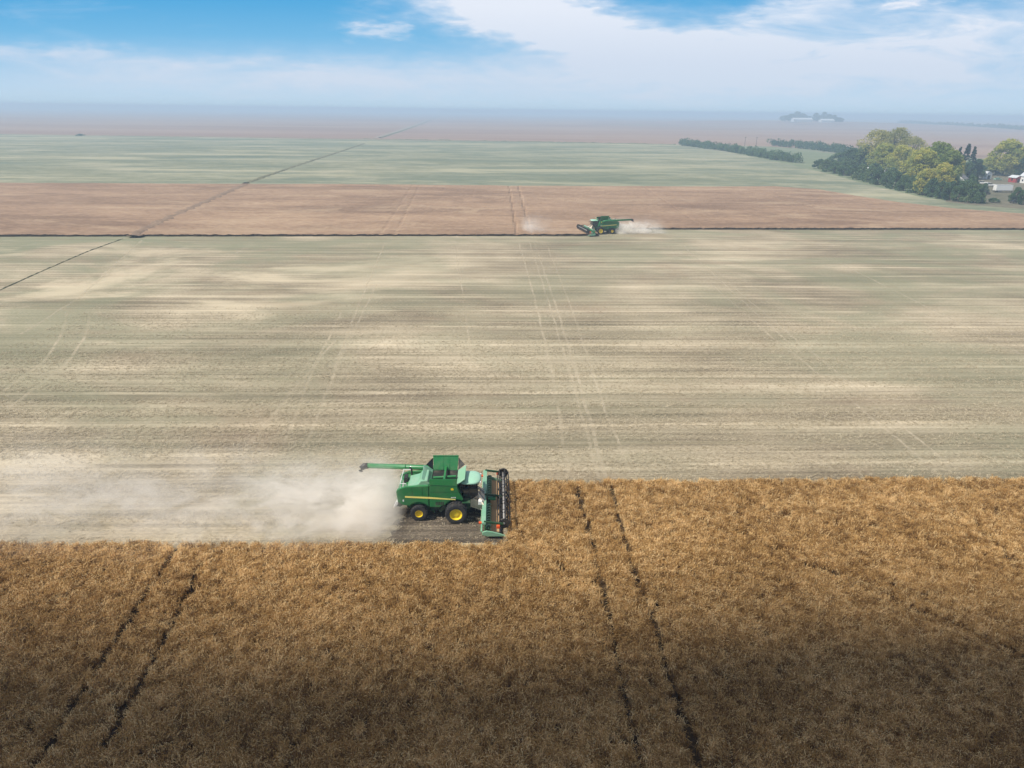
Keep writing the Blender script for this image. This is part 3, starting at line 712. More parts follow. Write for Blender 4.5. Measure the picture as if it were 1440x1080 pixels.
    au = MB(); au.tube([(-2.2, -.25, 3.75), (-.05, -.25, 3.9)], .12, 10); au.bar((-1.1, -1.45, 4.1), (-1.1, 1.5, 4.0), .18, .12); au.build('tank_auger', M_green, root)
    # unloading auger folded back along the left side
    ug = MB(); ug.tube([(-.6, 1.45, 3.35), (-1.2, 1.78, 3.62), (-1.8, 1.86, 3.66), (-8.7, 1.95, 3.86)], [.30, .28, .26, .24], 16); ug.tube([(-5.1, 1.9, 3.755), (-5.0, 1.9, 3.758)], .275, 16); ua = ug.build('unloading_auger', M_green, root, smooth=True)
    sp = MB(); sp.tube([(-8.66, 1.95, 3.86), (-9.0, 1.95, 3.82), (-9.25, 1.96, 3.62), (-9.36, 1.96, 3.30)], [.28, .30, .28, .22], 12); sp.build('spout', M_black, ua, smooth=True)
    # cab
    cg = MB(); cg.prism([(.48, 2.0), (1.40, 1.92), (1.98, 2.35), (1.95, 3.42), (.40, 3.50)], -.98, .98); cg.build('cab', M_glass, root, bevel=.06)
    for s in (-1, 1):
        cf = MB()
        for a, b_ in (((.46, s * 1.0, 2.0), (.40, s * 1.0, 3.5)), ((1.2, s * 1.0, 1.95), (1.15, s * 1.0, 3.5)), ((1.99, s * .99, 2.35), (1.95, s * .99, 3.45)), ((1.40, s * 1.0, 1.93), (1.99, s * 1.0, 2.36))): cf.bar(a, b_, .07)
        cf.bar((.46, s, 2.0), (1.40, s, 1.93), .09); cf.build('cab_frame', M_black, root)
    cr = MB()                                                                 # domed roof
    n = 28; rings = [(0.82, 3.50), (1.0, 3.56), (1.0, 3.66), (.93, 3.74), (.72, 3.80), (.35, 3.83)]
    for rr, zz in rings:
        for k in range(n):
            a = 2 * math.pi * k / n; ca, sa = math.cos(a), math.sin(a); e_ = 0.72
            cr.v.append((1.22 + 1.08 * rr * abs(ca) ** e_ * (1 if ca > 0 else -1), 1.25 * rr * abs(sa) ** e_ * (1 if sa > 0 else -1), zz))
    for i in range(len(rings) - 1):
        for k in range(n): cr.f.append((i * n + k, i * n + (k + 1) % n, (i + 1) * n + (k + 1) % n, (i + 1) * n + k))
    cr.f.append(tuple((len(rings) - 1) * n + k for k in range(n))); cr.f.append(tuple(reversed(range(n)))); rf = cr.build('cab_roof', M_roofw, root, smooth=True)
    for yy in (-.8, -.45, .45, .8):
        l = MB(); l.box(2.20, 2.30, yy - .1, yy + .1, 3.50, 3.64); l.build('work_light', M_white, rf, bevel=.02)
    be = MB(); be.tube([(.62, -.8, 3.68), (.62, -.8, 3.95)], [.09, .07], 10); be.build('beacon', M_beac, rf)
    for s in (-1, 1):
        mr = MB(); mr.tube([(1.95, s * 1.0, 3.3), (2.25, s * 1.35, 3.35), (2.25, s * 1.45, 3.2)], .025, 6); mr.box(2.20, 2.26, s * 1.45 - .14, s * 1.45 + .14, 2.75, 3.22); mr.build('mirror', M_black, root, bevel=.02)
    pf = MB(); pf.box(.55, 1.9, 1.0, 1.75, 1.86, 1.92); pf.build('platform', M_greendk, root)
    pf = MB(); pf.box(.55, 1.3, -1.75, -1.0, 1.86, 1.92); pf.build('platform', M_greendk, root)
    ld = MB()
    for xx in (.75, 1.25): ld.bar((xx, 1.72, 1.9), (xx + .1, 2.25, .55), .06)
    for i in range(5):
        t = (i + .5) / 5; ld.box(.75 + .1 * t, 1.25 + .1 * t, 1.72 + .53 * t - .08, 1.72 + .53 * t + .08, 1.9 - 1.35 * t - .02, 1.9 - 1.35 * t + .02)
    for xx in (.7, 1.35): ld.tube([(xx, 1.74, 1.9), (xx, 1.74, 2.8)], .03, 6)
    ld.tube([(.7, 1.74, 2.8), (1.35, 1.74, 2.8)], .03, 6); ld.build('ladder', M_greendk, root)
    # straw chopper and spreader
    ch = MB(); ch.prism([(-5.5, 1.9), (-5.1, 2.5), (-4.7, 1.5), (-5.3, 1.05), (-5.75, 1.1)], -.95, .95); ch.build('straw_chopper', M_greendk, root, bevel=.03)
    tb = MB(); tb.prism([(-5.85, 1.35), (-5.45, 1.62), (-5.40, 1.95), (-5.55, 1.98)], -1.6, -1.2); tb.build('tail_board', M_white, root)
    # feeder house
    fh = MB(); fh.prism([(.9, 1.05), (2.62, .42), (2.62, 1.28), (1.5, 1.86), (1.1, 1.9)], -.75, .75)
    fh.bar((1.25, -.85, 1.1), (2.5, -.85, .6), .12); fh.bar((1.25, .85, 1.1), (2.5, .85, .6), .12); fh.build('feeder_house', M_dust, root, bevel=.03)
    for yy, zz in ((-.55, .1), (-.35, .2), (.3, .15), (.55, .05)): ho = MB(); ho.tube([(1.6, yy, 1.9 + zz), (2.1, yy * 1.2, 2.05 + zz), (2.5, yy * 1.4, 1.75), (2.75, yy * 1.5, 1.35)], .05, 6); ho.build('hose', M_grey, root)
    for yy in (-.62, .62):
        la = MB(); la.bar((1.95, yy, 2.3), (2.60, yy * 1.6, 1.52), .18, .16); la.bar((2.1, yy * 1.2, 2.0), (2.62, yy * 2.8, 1.5), .12); la.build('lift_arm', M_dust, root, bevel=.02)
    cv_ = MB(); cv_.prism([(1.45, 1.90), (1.9, 1.95), (2.64, 1.62), (2.64, 1.44), (1.9, 1.75)], -.62, .62); cv_.build('feeder_cover', M_dust, root, bevel=.05)
    mp = MB(); mp.box(2.05, 2.42, -1.35, -.9, 1.45, 1.85); mp.build('coupler_box', M_white, root, bevel=.04)
    # wheels: duals in front, singles behind
    for s in (-1, 1):
        make_wheel('wheel', root, 0, s * 1.42, 1.0, .56, .52, s, 22)
        make_wheel('wheel', root, 0, s * 2.10, 1.0, .56, .52, s, 22)
        make_wheel('wheel', root, -3.48, s * 1.55, .80, .36, .62, s, 18)
    # header
    hd = empty('header'); hd.parent = root; hd.location = (0, .28, .22)
    W = 5.0
    bk_ = MB(); bk_.box(2.66, 2.74, -W, W, .30, 1.20); bk_.build('back_sheet', M_green, hd)
    bm_ = MB(); bm_.box(2.42, 2.80, -W, -.9, 1.202, 1.42); bm_.box(2.42, 2.80, .9, W, 1.202, 1.42); bm_.box(2.50, 2.76, -.9, .9, 1.25, 1.40); bm_.bar((2.40, -W + .1, .45), (2.40, W - .1, .45), .16); bm_.build('top_beam', M_greenglare, hd, bevel=.03)
    fl = MB(); fl.prism([(2.742, .28), (4.0, .10), (4.0, .14), (2.742, .34)], -W, W); fl.build('header_floor', M_fstraw, hd)
    fb_ = MB(); fb_.box(3.98, 4.12, -W, W, .09, .13)
    for k in range(140):
        yy = -W + (k + .5) * 2 * W / 140; fb_.poly([(4.12, yy - .02, .12), (4.26, yy, .11), (4.12, yy + .02, .12)])
    fb_.build('cutter_bar', M_black, hd)
    ag = MB(); ag.tube([(3.02, -W + .08, .72), (3.02, W - .08, .72)], .15, 14); ax = ag.build('feed_auger', M_greendk, hd, smooth=True)
    for sgn in (-1, 1):                                            # helical flighting, opposed hands
        fli = MB(); st_ = 140; prev = None
        for k in range(st_ + 1):
            t = k / st_; yy = sgn * (W - .15 - t * (W - .9)); a = sgn * t * 9 * 2 * math.pi
            p0 = (3.02 + .15 * math.cos(a), yy, .72 + .15 * math.sin(a)); p1 = (3.02 + .27 * math.cos(a), yy, .72 + .27 * math.sin(a))
            if prev: fli.poly([prev[0], prev[1], p1, p0])
            prev = (p0, p1)
        fli.build('auger_flight', M_roofw, hd)
    for s in (-1, 1):
        es = MB(); es.prism([(2.45, .22), (2.45, .52), (2.85, .66), (3.4, .56), (4.1, .36), (4.7, .12), (4.4, .06), (2.9, .06)], min(s * W, s * (W + .14)), max(s * W, s * (W + .14)))
        es.build('end_shield', M_greenglare, hd, bevel=.05)
        mk = MB(); mk.box(3.75, 4.05, s * W - .2, s * W + .2, .92, 1.20); mk.build('marker_light', M_orange, hd, bevel=.03)
        mk = MB(); mk.box(2.15, 2.42, s * (W - .6) - .12, s * (W - .6) + .12, 1.0, 1.12); mk.build('marker_board', M_orange, hd)
    for yy in (-W + .12, 0.0, W - .12): arm = MB(); arm.bar((2.62, yy, 1.45), (4.35, yy, 1.22), .14, .18); arm.build('reel_arm', M_greendk, hd)
    ca = MB(); ca.box(2.85, 3.6, -.42, .42, 1.25, 1.42, Matrix.Rotation(R(4), 4, 'Y')); ca.build('reel_drive_cover', M_green, hd, bevel=.05)
    # reel
    rx, rz_, rr = 4.42, 1.20, .56
    re = MB(); re.tube([(rx, -W + .2, rz_), (rx, W - .2, rz_)], .11, 12); reel = re.build('reel', M_grey, hd, smooth=True)
    for k in range(6):
        bt = MB(); a = R(60 * k + 12); bx, bz = rx + rr * math.cos(a), rz_ + rr * math.sin(a)
        bt.tube([(bx, -W + .2, bz), (bx, W - .2, bz)], .035, 6)
        for i in range(68):
            yy = -W + .28 + i * (2 * W - .56) / 67; bt.bar((bx, yy, bz), (bx - .07, yy, bz - .26), .018)
        bt.build('reel_bat', M_black, hd)
    for yy in [-W + .25, -W + 1.9, -W + 3.5, -.08, .08, W - 3.5, W - 1.9, W - .25]:
        spd = MB()
        for k in range(6):
            a = R(60 * k + 12); spd.bar((rx, yy, rz_), (rx + rr * math.cos(a), yy, rz_ + rr * math.sin(a)), .07, .05)
            a2 = R(60 * k + 72); spd.bar((rx + rr * .93 * math.cos(a), yy, rz_ + rr * .93 * math.sin(a)), (rx + rr * .93 * math.cos(a2), yy, rz_ + rr * .93 * math.sin(a2)), .045)
        spd.build('reel_spider', M_black, hd)
    for s in (-1, 1):
        dk = MB(); dk.lathe_y([(.001, 0), (.48, 0), (.52, .05), (.001, .06)], rx, s * (W - .22), rz_, 20, closed=False); dk.build('reel_disc', M_black, hd)
    return root

HEAD = R(1.5)
comb = make_combine()
pw = at(641.5, 736.5); comb.location = pw + Vector((-math.sin(HEAD), math.cos(HEAD), 0)) * 2.25; comb.rotation_euler = (0, 0, HEAD)
comb.location.z = 0.0
tag(comb, 'large green combine harvester with yellow wheels cutting the foreground wheat, heading right', 'combine harvester', 'combine harvesters')
comb2 = copy_tree(comb)
pf_ = at(844, 329.8); h2 = R(180 + 12)
comb2.rotation_euler = (0, 0, h2); comb2.location = pf_ + Vector((-math.sin(h2), math.cos(h2), 0)) * -2.25
comb2.location.z = 0; comb2.scale = (1.14,) * 3
tag(comb2, 'smaller distant green combine harvester heading left along the ripe strip', 'combine harvester', 'combine harvesters')

# ------------------------------------------------------------------ dust behind the harvesters
def dust_mat(name, dens, seed, L, sy0, sy1, h0, h1):
    m, g = mat(name); p = g.obj(); x, y, z = g.xyz(p)
    d = g.mul(x, -1.0)
    t = g.m('DIVIDE', d, L, clamp=True)
    wob = g.sub(g.noise(g.vec(p, (.09, .12, .2), loc=(seed, 0, 0)), 1.0, 2, .5), 0.5)
    yy = g.add(g.sub(y, g.mul(t, 1.5)), g.mul(wob, 7.0))
    sy = g.add(sy0, g.mul(t, sy1 - sy0)); hh = g.add(h0, g.mul(t, h1 - h0))
    a = g.m('DIVIDE', yy, sy); b = g.m('DIVIDE', z, hh)
    env = g.m('EXPONENT', g.mul(g.add(g.mul(a, a), g.mul(b, b)), -1.0))
    nz = g.noise(g.vec(p, (.26, .42, .55), loc=(seed * 3, seed, 0)), 1.0, 6, .68, 1.1)
    n2 = g.noise(g.vec(p, (.055, .10, .10), loc=(seed, 7, 0)), 1.0, 2, .5)
    k = g.mul(g.ss(nz, .38, .70), g.ss(n2, .28, .66))
    fall = g.add(g.mul(g.m('EXPONENT', g.mul(d, -6.0 / L)), .85), g.mul(g.m('EXPONENT', g.mul(d, -1.2 / L)), .14))
    k = g.add(k, g.mul(g.m('EXPONENT', g.mul(d, -14.0 / L)), .30))
    st = g.mul(g.ss(d, 0.0, 3.5), g.ss(t, 1.0, .75)); st = g.mul(st, g.ss(z, 0.0, .25))
    den = g.mul(g.mul(g.mul(env, k), g.mul(fall, st)), dens)
    v = g.n('ShaderNodeVolumePrincipled'); v.inputs['Color'].default_value = (1.0, .97, .92, 1); v.inputs['Anisotropy'].default_value = 0.0
    g.put(v.inputs['Density'], den); g.out(vol=v.outputs[0]); return m
def dust(mname, L, hw, ht, loc, rz, label, *a):
    mb = MB(); mb.box(-L, 0.0, -hw, hw, 0.03, ht)
    o = mb.build('dust', dust_mat(mname, *a)); o.location = loc; o.rotation_euler = (0, 0, rz)
    return tag(o, label, 'dust', kind='stuff')
def loc_of(c, x, y=0): return c.matrix_basis @ Vector((x, y, 0))
dust('dust_near', 50, 14, 9, loc_of(comb, -4.6, -.3), HEAD, 'cream dust plume blown out behind the near harvester', 5.0, 1.0, 46, 2.8, 8.0, 2.5, 4.4)
dust('dust_far', 20, 6, 6, loc_of(comb2, -4.2), h2, 'white dust puff behind the distant harvester', 16.0, 4.0, 18, 1.8, 3.5, 2.2, 2.6)
dust('dust_ahead', 15, 6, 6, loc_of(comb2, 21, -4), h2, 'thin dust hanging over the ripe strip ahead of the distant harvester', 2.4, 9.0, 30, 4.0, 4.0, 3.0, 3.0)

# ------------------------------------------------------------------ trees
def leaf_mat(name, stops, hue=0.25):
    m, g = mat(name); p = g.obj(); ri = g.n('ShaderNodeObjectInfo').outputs['Random']
    n = g.noise(g.add_vec(p, ri) if False else p, .22, 3, .6); n2 = g.noise(p, 1.8, 3, .6)
    v = g.add(g.add(g.mul(n, .85), g.mul(n2, .15)), g.mul(g.sub(ri, .5), hue))
    c = g.ramp(v, stops); d = g.bsdf(c, .7, spec=.2); tr = g.n('ShaderNodeBsdfTranslucent'); g.put(tr.inputs[0], c)
    mx = g.n('ShaderNodeMixShader'); mx.inputs[0].default_value = .42
    m.node_tree.links.new(d, mx.inputs[1]); m.node_tree.links.new(tr.outputs[0], mx.inputs[2]); g.out(mx.outputs[0]); return m
M_lf_y = leaf_mat('leaf_autumn', [(.26, (0.159, 0.224, 0.060)), (.42, (0.293, 0.342, 0.085)), (.56, (0.512, 0.496, 0.110)), (.76, (0.781, 0.625, 0.140))], .2)
M_lf_g = leaf_mat('leaf_green', [(.26, (0.134, 0.201, 0.055)), (.45, (0.268, 0.330, 0.080)), (.65, (0.464, 0.448, 0.110)), (.85, (0.610, 0.519, 0.130))])
M_lf_d = leaf_mat('leaf_dark', [(.3, (0.054, 0.109, 0.058)), (.55, (0.109, 0.182, 0.078)), (.8, (0.219, 0.267, 0.109))], .2)
M_lf_s = leaf_mat('leaf_spruce', [(.3, (0.019, 0.051, 0.051)), (.6, (0.039, 0.088, 0.078)), (.85, (0.069, 0.127, 0.101))], .1)
M_lf_p = leaf_mat('leaf_sparse', [(.26, (0.220, 0.236, 0.110)), (.45, (0.354, 0.354, 0.135)), (.65, (0.537, 0.484, 0.150))], .15)
m, g = mat('bark'); M_bark = m; n = g.noise(g.obj(), 2.0, 4, .7); g.out(g.bsdf(g.ramp(n, [(.3, (.05, .04, .03)), (.7, (.14, .115, .09))]), .95, n, .6, .05, spec=.05))

def quads(c, nrm_r, sizes, r):
    n = len(c)
    a = r.normal(size=(n, 3)); a /= np.linalg.norm(a, axis=1)[:, None]
    b = np.cross(a, r.normal(size=(n, 3))); b /= np.linalg.norm(b, axis=1)[:, None]
    s = np.asarray(sizes)[:, None]
    v = np.stack([c - a * s - b * s * .6, c + a * s - b * s * .6, c + a * s + b * s * .6, c - a * s + b * s * .6], 1).reshape(-1, 3)
    f = np.arange(4 * n).reshape(n, 4)
    return v, f
def np_mesh(name, v, f, m):
    me = bpy.data.meshes.new(name); me.from_pydata(np.asarray(v).tolist(), [], np.asarray(f).tolist()); me.update(); me.materials.append(m); return me
def crown_points(H, W, base, nclump, per, r, shape):
    """uneven clumps spread through the crown's volume"""
    C = []; ends = []
    for i in range(nclump):
        t = r.uniform(0, 1) ** .85; z = base + (H - base) * t
        prof = {'round': math.sin(math.pi * min(1, .16 + .84 * t)) ** .6, 'oval': math.sin(math.pi * min(1, .10 + .86 * t)) ** .75, 'bush': (1 - t ** 2.2) ** .6}[shape]
        rad = W / 2 * prof * math.sqrt(r.uniform(.12, 1)); a = r.uniform(0, 6.283)
        c = np.array([rad * math.cos(a), rad * math.sin(a), z]); cs = W * r.uniform(.085, .17)
        ends.append(c)
        u = r.normal(size=(per, 3)); u /= np.linalg.norm(u, axis=1)[:, None]; u *= (r.uniform(.35, 1, per) ** .5)[:, None] * cs; u[:, 2] *= .75
        C.append(c + u)
    return np.concatenate(C), ends
def tree_meshes(H, W, base, shape, m, seed, nclump=60, per=55, leaf=.30):
    r = np.random.default_rng(seed); P, ends = crown_points(H, W, base, nclump, per, r, shape); P[:, 2] = np.maximum(P[:, 2], .15)
    v, f = quads(P, 0, r.uniform(.55, 1.25, len(P)) * leaf, r); cm_ = np_mesh('crown', v, f, m)
    mb = MB(); tr_ = H * .018 + .06; hh = base + (H - base) * .65
    pts = [(0, 0, 0), (r.normal() * .15, r.normal() * .15, base * .6 + .1), (r.normal() * .3, r.normal() * .3, hh * .75), (r.normal() * .4, r.normal() * .4, hh)]
    mb.tube(pts, [tr_ * 1.25, tr_, tr_ * .6, tr_ * .2], 8)
    for e in ends[::max(1, len(ends) // 16)]:
        s0 = Vector((0, 0, max(.2, min(hh * .8, e[2] * .55)))); mid = s0.lerp(Vector(e), .5) + Vector((0, 0, .3))
        mb.tube([s0, mid, e], [tr_ * .45, tr_ * .28, tr_ * .08], 5)
    me = bpy.data.meshes.new('trunk'); me.from_pydata(mb.v, [], mb.f); me.update(); me.materials.append(M_bark)
    return cm_, me, H
def spruce_meshes(H, W, seed):
    r = np.random.default_rng(seed); P = []
    for i in range(int(H * 7)):
        t = r.uniform(.04, 1); z = H * t; rad = W / 2 * (1 - t) ** .85 * r.uniform(.75, 1.15) + .1; a = r.uniform(0, 6.283); n = 26
        s = np.sqrt(r.uniform(.02, 1, n)); P.append(np.stack([s * rad * math.cos(a) + r.normal(size=n) * .16, s * rad * math.sin(a) + r.normal(size=n) * .16, z - s * rad * .35 + r.normal(size=n) * .12], -1))
    P = np.concatenate(P); P[:, 2] = np.maximum(P[:, 2], .2)
    v, f = quads(P, 0, r.uniform(.12, .30, len(P)), r); cm_ = np_mesh('crown', v, f, M_lf_s)
    mb = MB(); mb.tube([(0, 0, 0), (0, 0, H * .97)], [.22, .03], 8); me = bpy.data.meshes.new('trunk'); me.from_pydata(mb.v, [], mb.f); me.update(); me.materials.append(M_bark)
    return cm_, me, H
KIND = {
    'autumn': [tree_meshes(16, 13, 2.2, 'round', M_lf_y, 11 + i, 110, 90, .24) for i in range(3)],
    'green': [tree_meshes(15, 12, 1.5, 'round', M_lf_g, 21 + i, 110, 90, .24) for i in range(3)],
    'sparse': [tree_meshes(20, 14, 3.0, 'oval', M_lf_p, 31 + i, 130, 70, .20) for i in range(3)],
    'dark': [tree_meshes(9, 8, .8, 'round', M_lf_d, 41 + i, 60, 60, .28) for i in range(3)],
    'shrub': [tree_meshes(5, 6.5, .3, 'bush', M_lf_d, 51 + i, 45, 60, .24) for i in range(4)],
    'spruce': [spruce_meshes(15, 6, 61 + i) for i in range(3)],
}
NAMES = {'autumn': 'broadleaf_tree', 'green': 'broadleaf_tree', 'sparse': 'poplar_tree', 'dark': 'bushy_tree', 'shrub': 'shrub', 'spruce': 'spruce_tree'}
tree_i = [0]
def plant(kind, p, H, label, group=None, wid=None, cat=None):
    var = KIND[kind]; cm_, tm, h0 = var[tree_i[0] % len(var)]; tree_i[0] += 1
    o = empty(NAMES[kind], p, random.uniform(0, 6.28)); s = H / h0; sw = s if wid is None else wid
    o.scale = (sw, sw, s)
    c = bpy.data.objects.new('crown', cm_); COL.objects.link(c); c.parent = o
    t = bpy.data.objects.new('trunk', tm); COL.objects.link(t); t.parent = o
    return tag(o, label, cat or ('shrub' if kind == 'shrub' else 'tree'), group)
def tree_px(kind, px, base, top, label, group=None, z0=0.0, wpx=None, cat=None):
    p = at(px, base, z0); s = px_per_m(p); H = (base - top) / s
    wid = None
    if wpx: wid = wpx * {'autumn': 1.28, 'green': 1.28, 'sparse': 1.3, 'dark': 1.15}.get(kind, 1) / s / {'autumn': 14, 'green': 13, 'sparse': 14.5, 'dark': 9, 'shrub': 7.3, 'spruce': 6.2}[kind]
    return plant(kind, p, H, label, group, wid, cat)
FT = 'trees around the farmyard'
tree_px('sparse', 1226, 240, 188, 'tall thin-leaved poplar, leftmost of the high crowns over the farmyard', FT, wpx=40)
tree_px('sparse', 1252, 242, 186, 'tallest poplar with greyish thin top near the left of the farmyard trees', FT, wpx=40)
tree_px('sparse', 1276, 244, 196, 'poplar with sparse yellowing crown right of the tallest poplar', FT, wpx=36)
tree_px('autumn', 1238, 246, 206, 'yellow green tree below the tallest poplar', FT, wpx=34)
tree_px('autumn', 1263, 249, 208, 'yellow tinted tree in front of the sparse poplars', FT, wpx=32)
tree_px('dark', 1196, 236, 211, 'grey green bushy tree left of the tall poplars', FT, wpx=30)
tree_px('dark', 1212, 240, 207, 'grey green tree at the foot of the leftmost poplar', FT, wpx=30)
tree_px('dark', 1178, 233, 217, 'low bushy tree at the left end of the farmyard trees', FT, wpx=30)
tree_px('autumn', 1290, 264, 213, 'bright yellow green tree in the middle of the farmyard trees', FT, wpx=40)
tree_px('green', 1312, 262, 205, 'large green tree in the middle of the farmyard trees', FT, wpx=42)
tree_px('green', 1330, 266, 216, 'rounded yellow green tree left of the dark spruces', FT, wpx=30)
tree_px('autumn', 1321, 272, 232, 'low yellow leaved tree in front of the large green tree', FT, wpx=26)
tree_px('autumn', 1346, 256, 227, 'small yellow tree in front of the spruces', FT, wpx=15)
tree_px('green', 1298, 274, 240, 'small green tree above the field edge shrubs in the middle', FT, wpx=26)
tree_px('spruce', 1341, 252, 208, 'dark blue spruce, left one of the close trio', FT, wpx=19)
tree_px('spruce', 1352, 252, 205, 'dark blue spruce, tallest and middle one of the trio', FT, wpx=24)
tree_px('spruce', 1361, 253, 209, 'dark blue spruce, right one of the trio', FT, wpx=20)
tree_px('spruce', 1270, 249, 225, 'small pointed spruce hidden among shrubs below the poplars', FT, wpx=9)
tree_px('dark', 1371, 252, 226, 'dark bushy tree right of the spruces', FT, wpx=22)
tree_px('dark', 1358, 256, 230, 'dark bushy tree at the foot of the spruces', FT, wpx=20)
tree_px('autumn', 1410, 247, 200, 'large yellow tree behind the white trailer', FT, wpx=38)
tree_px('green', 1424, 248, 211, 'green tree beside the large yellow tree at the right edge', FT, wpx=32)
tree_px('autumn', 1389, 246, 222, 'low yellow tree left of the large yellow tree', FT, wpx=22)
tree_px('dark', 1436, 249, 218, 'dark green tree at the right edge behind the red shed', FT, wpx=26)
tree_px('dark', 1400, 246, 226, 'dark undergrowth tree behind the parked pale car', FT, wpx=24)
SL = 'dark green shrub in the low row along the farmyard field edge'
for i, (px, py, hh) in enumerate([(1152, 237.5, 12), (1162, 241, 15), (1174, 244, 15), (1186, 247, 17), (1198, 250, 16), (1210, 253, 19), (1222, 256, 18), (1234, 259.5, 20), (1246, 262, 19), (1258, 265, 21), (1270, 268, 20),
                                (1283, 271, 22), (1296, 274, 22), (1309, 276.5, 23), (1322, 279, 22), (1335, 281.5, 24), (1348, 283.5, 25), (1361, 285, 26), (1372, 285.5, 24),
                                (1190, 240, 16), (1228, 250, 18), (1252, 255, 17), (1280, 262, 20), (1340, 272, 22), (1362, 274, 24), (1305, 268, 22)]):
    tree_px('shrub', px, py, py - hh, SL, 'shrubs along the farmyard edge', wpx=24)
tree_px('shrub', 1428, 284, 265, 'dark round shrub standing right of the white trailer', FT, wpx=20)
tree_px('shrub', 1439, 288, 268, 'dark shrub at the right edge near the field', FT, wpx=18)
tree_px('shrub', 1397, 285, 279, 'low dark bush on the bare ground below the white trailer', FT, wpx=17)
tree_px('shrub', 1384, 270, 259, 'dark shrub at the left end of the white trailer', FT, wpx=12)
tree_px('shrub', 113, 191, 188.4, 'tiny dark bush on the far field boundary at left', None, wpx=14)

# hedges and far shelter belts: one thing each
def belt(name, pl, ht, wd, m, label, cat, seed, step, z0=0.0, leaf=.5, per=34):
    r = np.random.default_rng(seed); P = [at(px, py, z0) for px, py in pl]; C = []
    for a, b in zip(P[:-1], P[1:]):
        L = (b - a).length; k = max(2, int(L / step)); d = (b - a) / L; nr = Vector((-d.y, d.x, 0))
        for i in range(k):
            c = a.lerp(b, (i + r.uniform(0, 1)) / k) + nr * float(r.normal() * wd * .25); hh = ht * r.uniform(.65, 1.12)
            for j in range(4):
                cc = np.array([c.x + r.normal() * wd * .22, c.y + r.normal() * wd * .22, z0 + hh * r.uniform(.25, .85)]); u = r.normal(size=(per, 3)); u /= np.linalg.norm(u, axis=1)[:, None]
                u *= (r.uniform(.3, 1, per) ** .5)[:, None] * hh * .34; C.append(cc + u)
    C = np.concatenate(C); C[:, 2] = np.maximum(C[:, 2], z0 + leaf * .4)
    v, f = quads(C, 0, r.uniform(.6, 1.3, len(C)) * leaf, r)
    o = bpy.data.objects.new(name, np_mesh(name, v, f, m)); COL.objects.link(o)
    return tag(o, label, cat)
belt('hedge', [(956, 204), (985, 207.5), (1025, 213), (1060, 219), (1095, 225.5), (1117, 229)], 7, 7, M_lf_d, 'dark green hedge along the top edge of the pale green field', 'hedge', 1, 2.2, leaf=.5)
belt('hedge', [(1087, 205.5), (1120, 208), (1150, 211), (1178, 215), (1200, 219)], 8, 8, M_lf_d, 'dark hedge behind the meadow left of the tall poplars', 'hedge', 2, 2.4, leaf=.55)
belt('tree_belt', [(1268, 173.5), (1310, 176.5), (1370, 179.5), (1440, 183), (1475, 185)], 13, 16, M_lf_d, 'long bluish tree belt on the far plain at right', 'tree belt', 3, 7, leaf=1.6, per=20)
belt('tree_belt', [(1414, 168.2), (1440, 169), (1490, 170)], 36, 60, M_lf_d, 'faint blue wood on the horizon at the right edge', 'tree belt', 4, 14, leaf=4, per=20)
belt('tree_belt', [(622, 158.8), (640, 159.2), (664, 159.6), (700, 160.2)], 34, 40, M_lf_d, 'faint blue trees on the horizon where the gravel road ends', 'tree belt', 5, 16, leaf=4, per=20)
belt('tree_belt', [(1020, 163.5), (1046, 163.8), (1075, 164.4)], 12, 30, M_lf_d, 'faint row of trees on the horizon left of the distant farm', 'tree belt', 6, 60, leaf=3, per=20)
# distant farmstead on the rise
DF = 'trees of the distant farmstead'
for px, b, t, wp in [(1104, 170, 163, 16), (1112, 170.5, 161, 16), (1120, 170, 158.5, 15), (1128, 170, 160.5, 12), (1147, 171, 160, 9), (1158, 170.5, 159, 12), (1165, 171, 161.5, 12), (1172, 171.5, 162.5, 12), (1180, 172, 166, 12), (1152, 170, 163, 10), (1138, 169.5, 163.5, 14)]:
    tree_px('dark', px, b, t, 'blue grey tree in the clump round the distant farm barns', DF, z0=12.5, wpx=wp)

# ------------------------------------------------------------------ buildings and vehicles of the farmyard
m, g = mat('shingle'); M_shing = m; n = g.noise(g.obj(), 3.0, 4, .6); g.out(g.bsdf(g.ramp(n, [(.3, (.11, .11, .12)), (.7, (.22, .21, .21))]), .9))
m, g = mat('white_siding'); M_siding = m; n = g.noise(g.obj(), 1.5, 4, .6); g.out(g.bsdf(g.ramp(n, [(.3, (.62, .62, .60)), (.7, (.78, .78, .76))]), .7))
m, g = mat('white_tin'); M_tin = m; n = g.noise(g.obj(), 1.0, 4, .6); g.out(g.bsdf(g.ramp(n, [(.3, (.44, .47, .50)), (.7, (.58, .60, .62))]), .65))
m, g = mat('red_siding'); M_rsid = m; n = g.noise(g.obj(), 2.0, 4, .6); g.out(g.bsdf(g.ramp(n, [(.3, (.24, .03, .03)), (.7, (.36, .05, .045))]), .8))
m, g = mat('dark_opening'); M_open = m; g.out(g.bsdf((.02, .02, .025), .6))
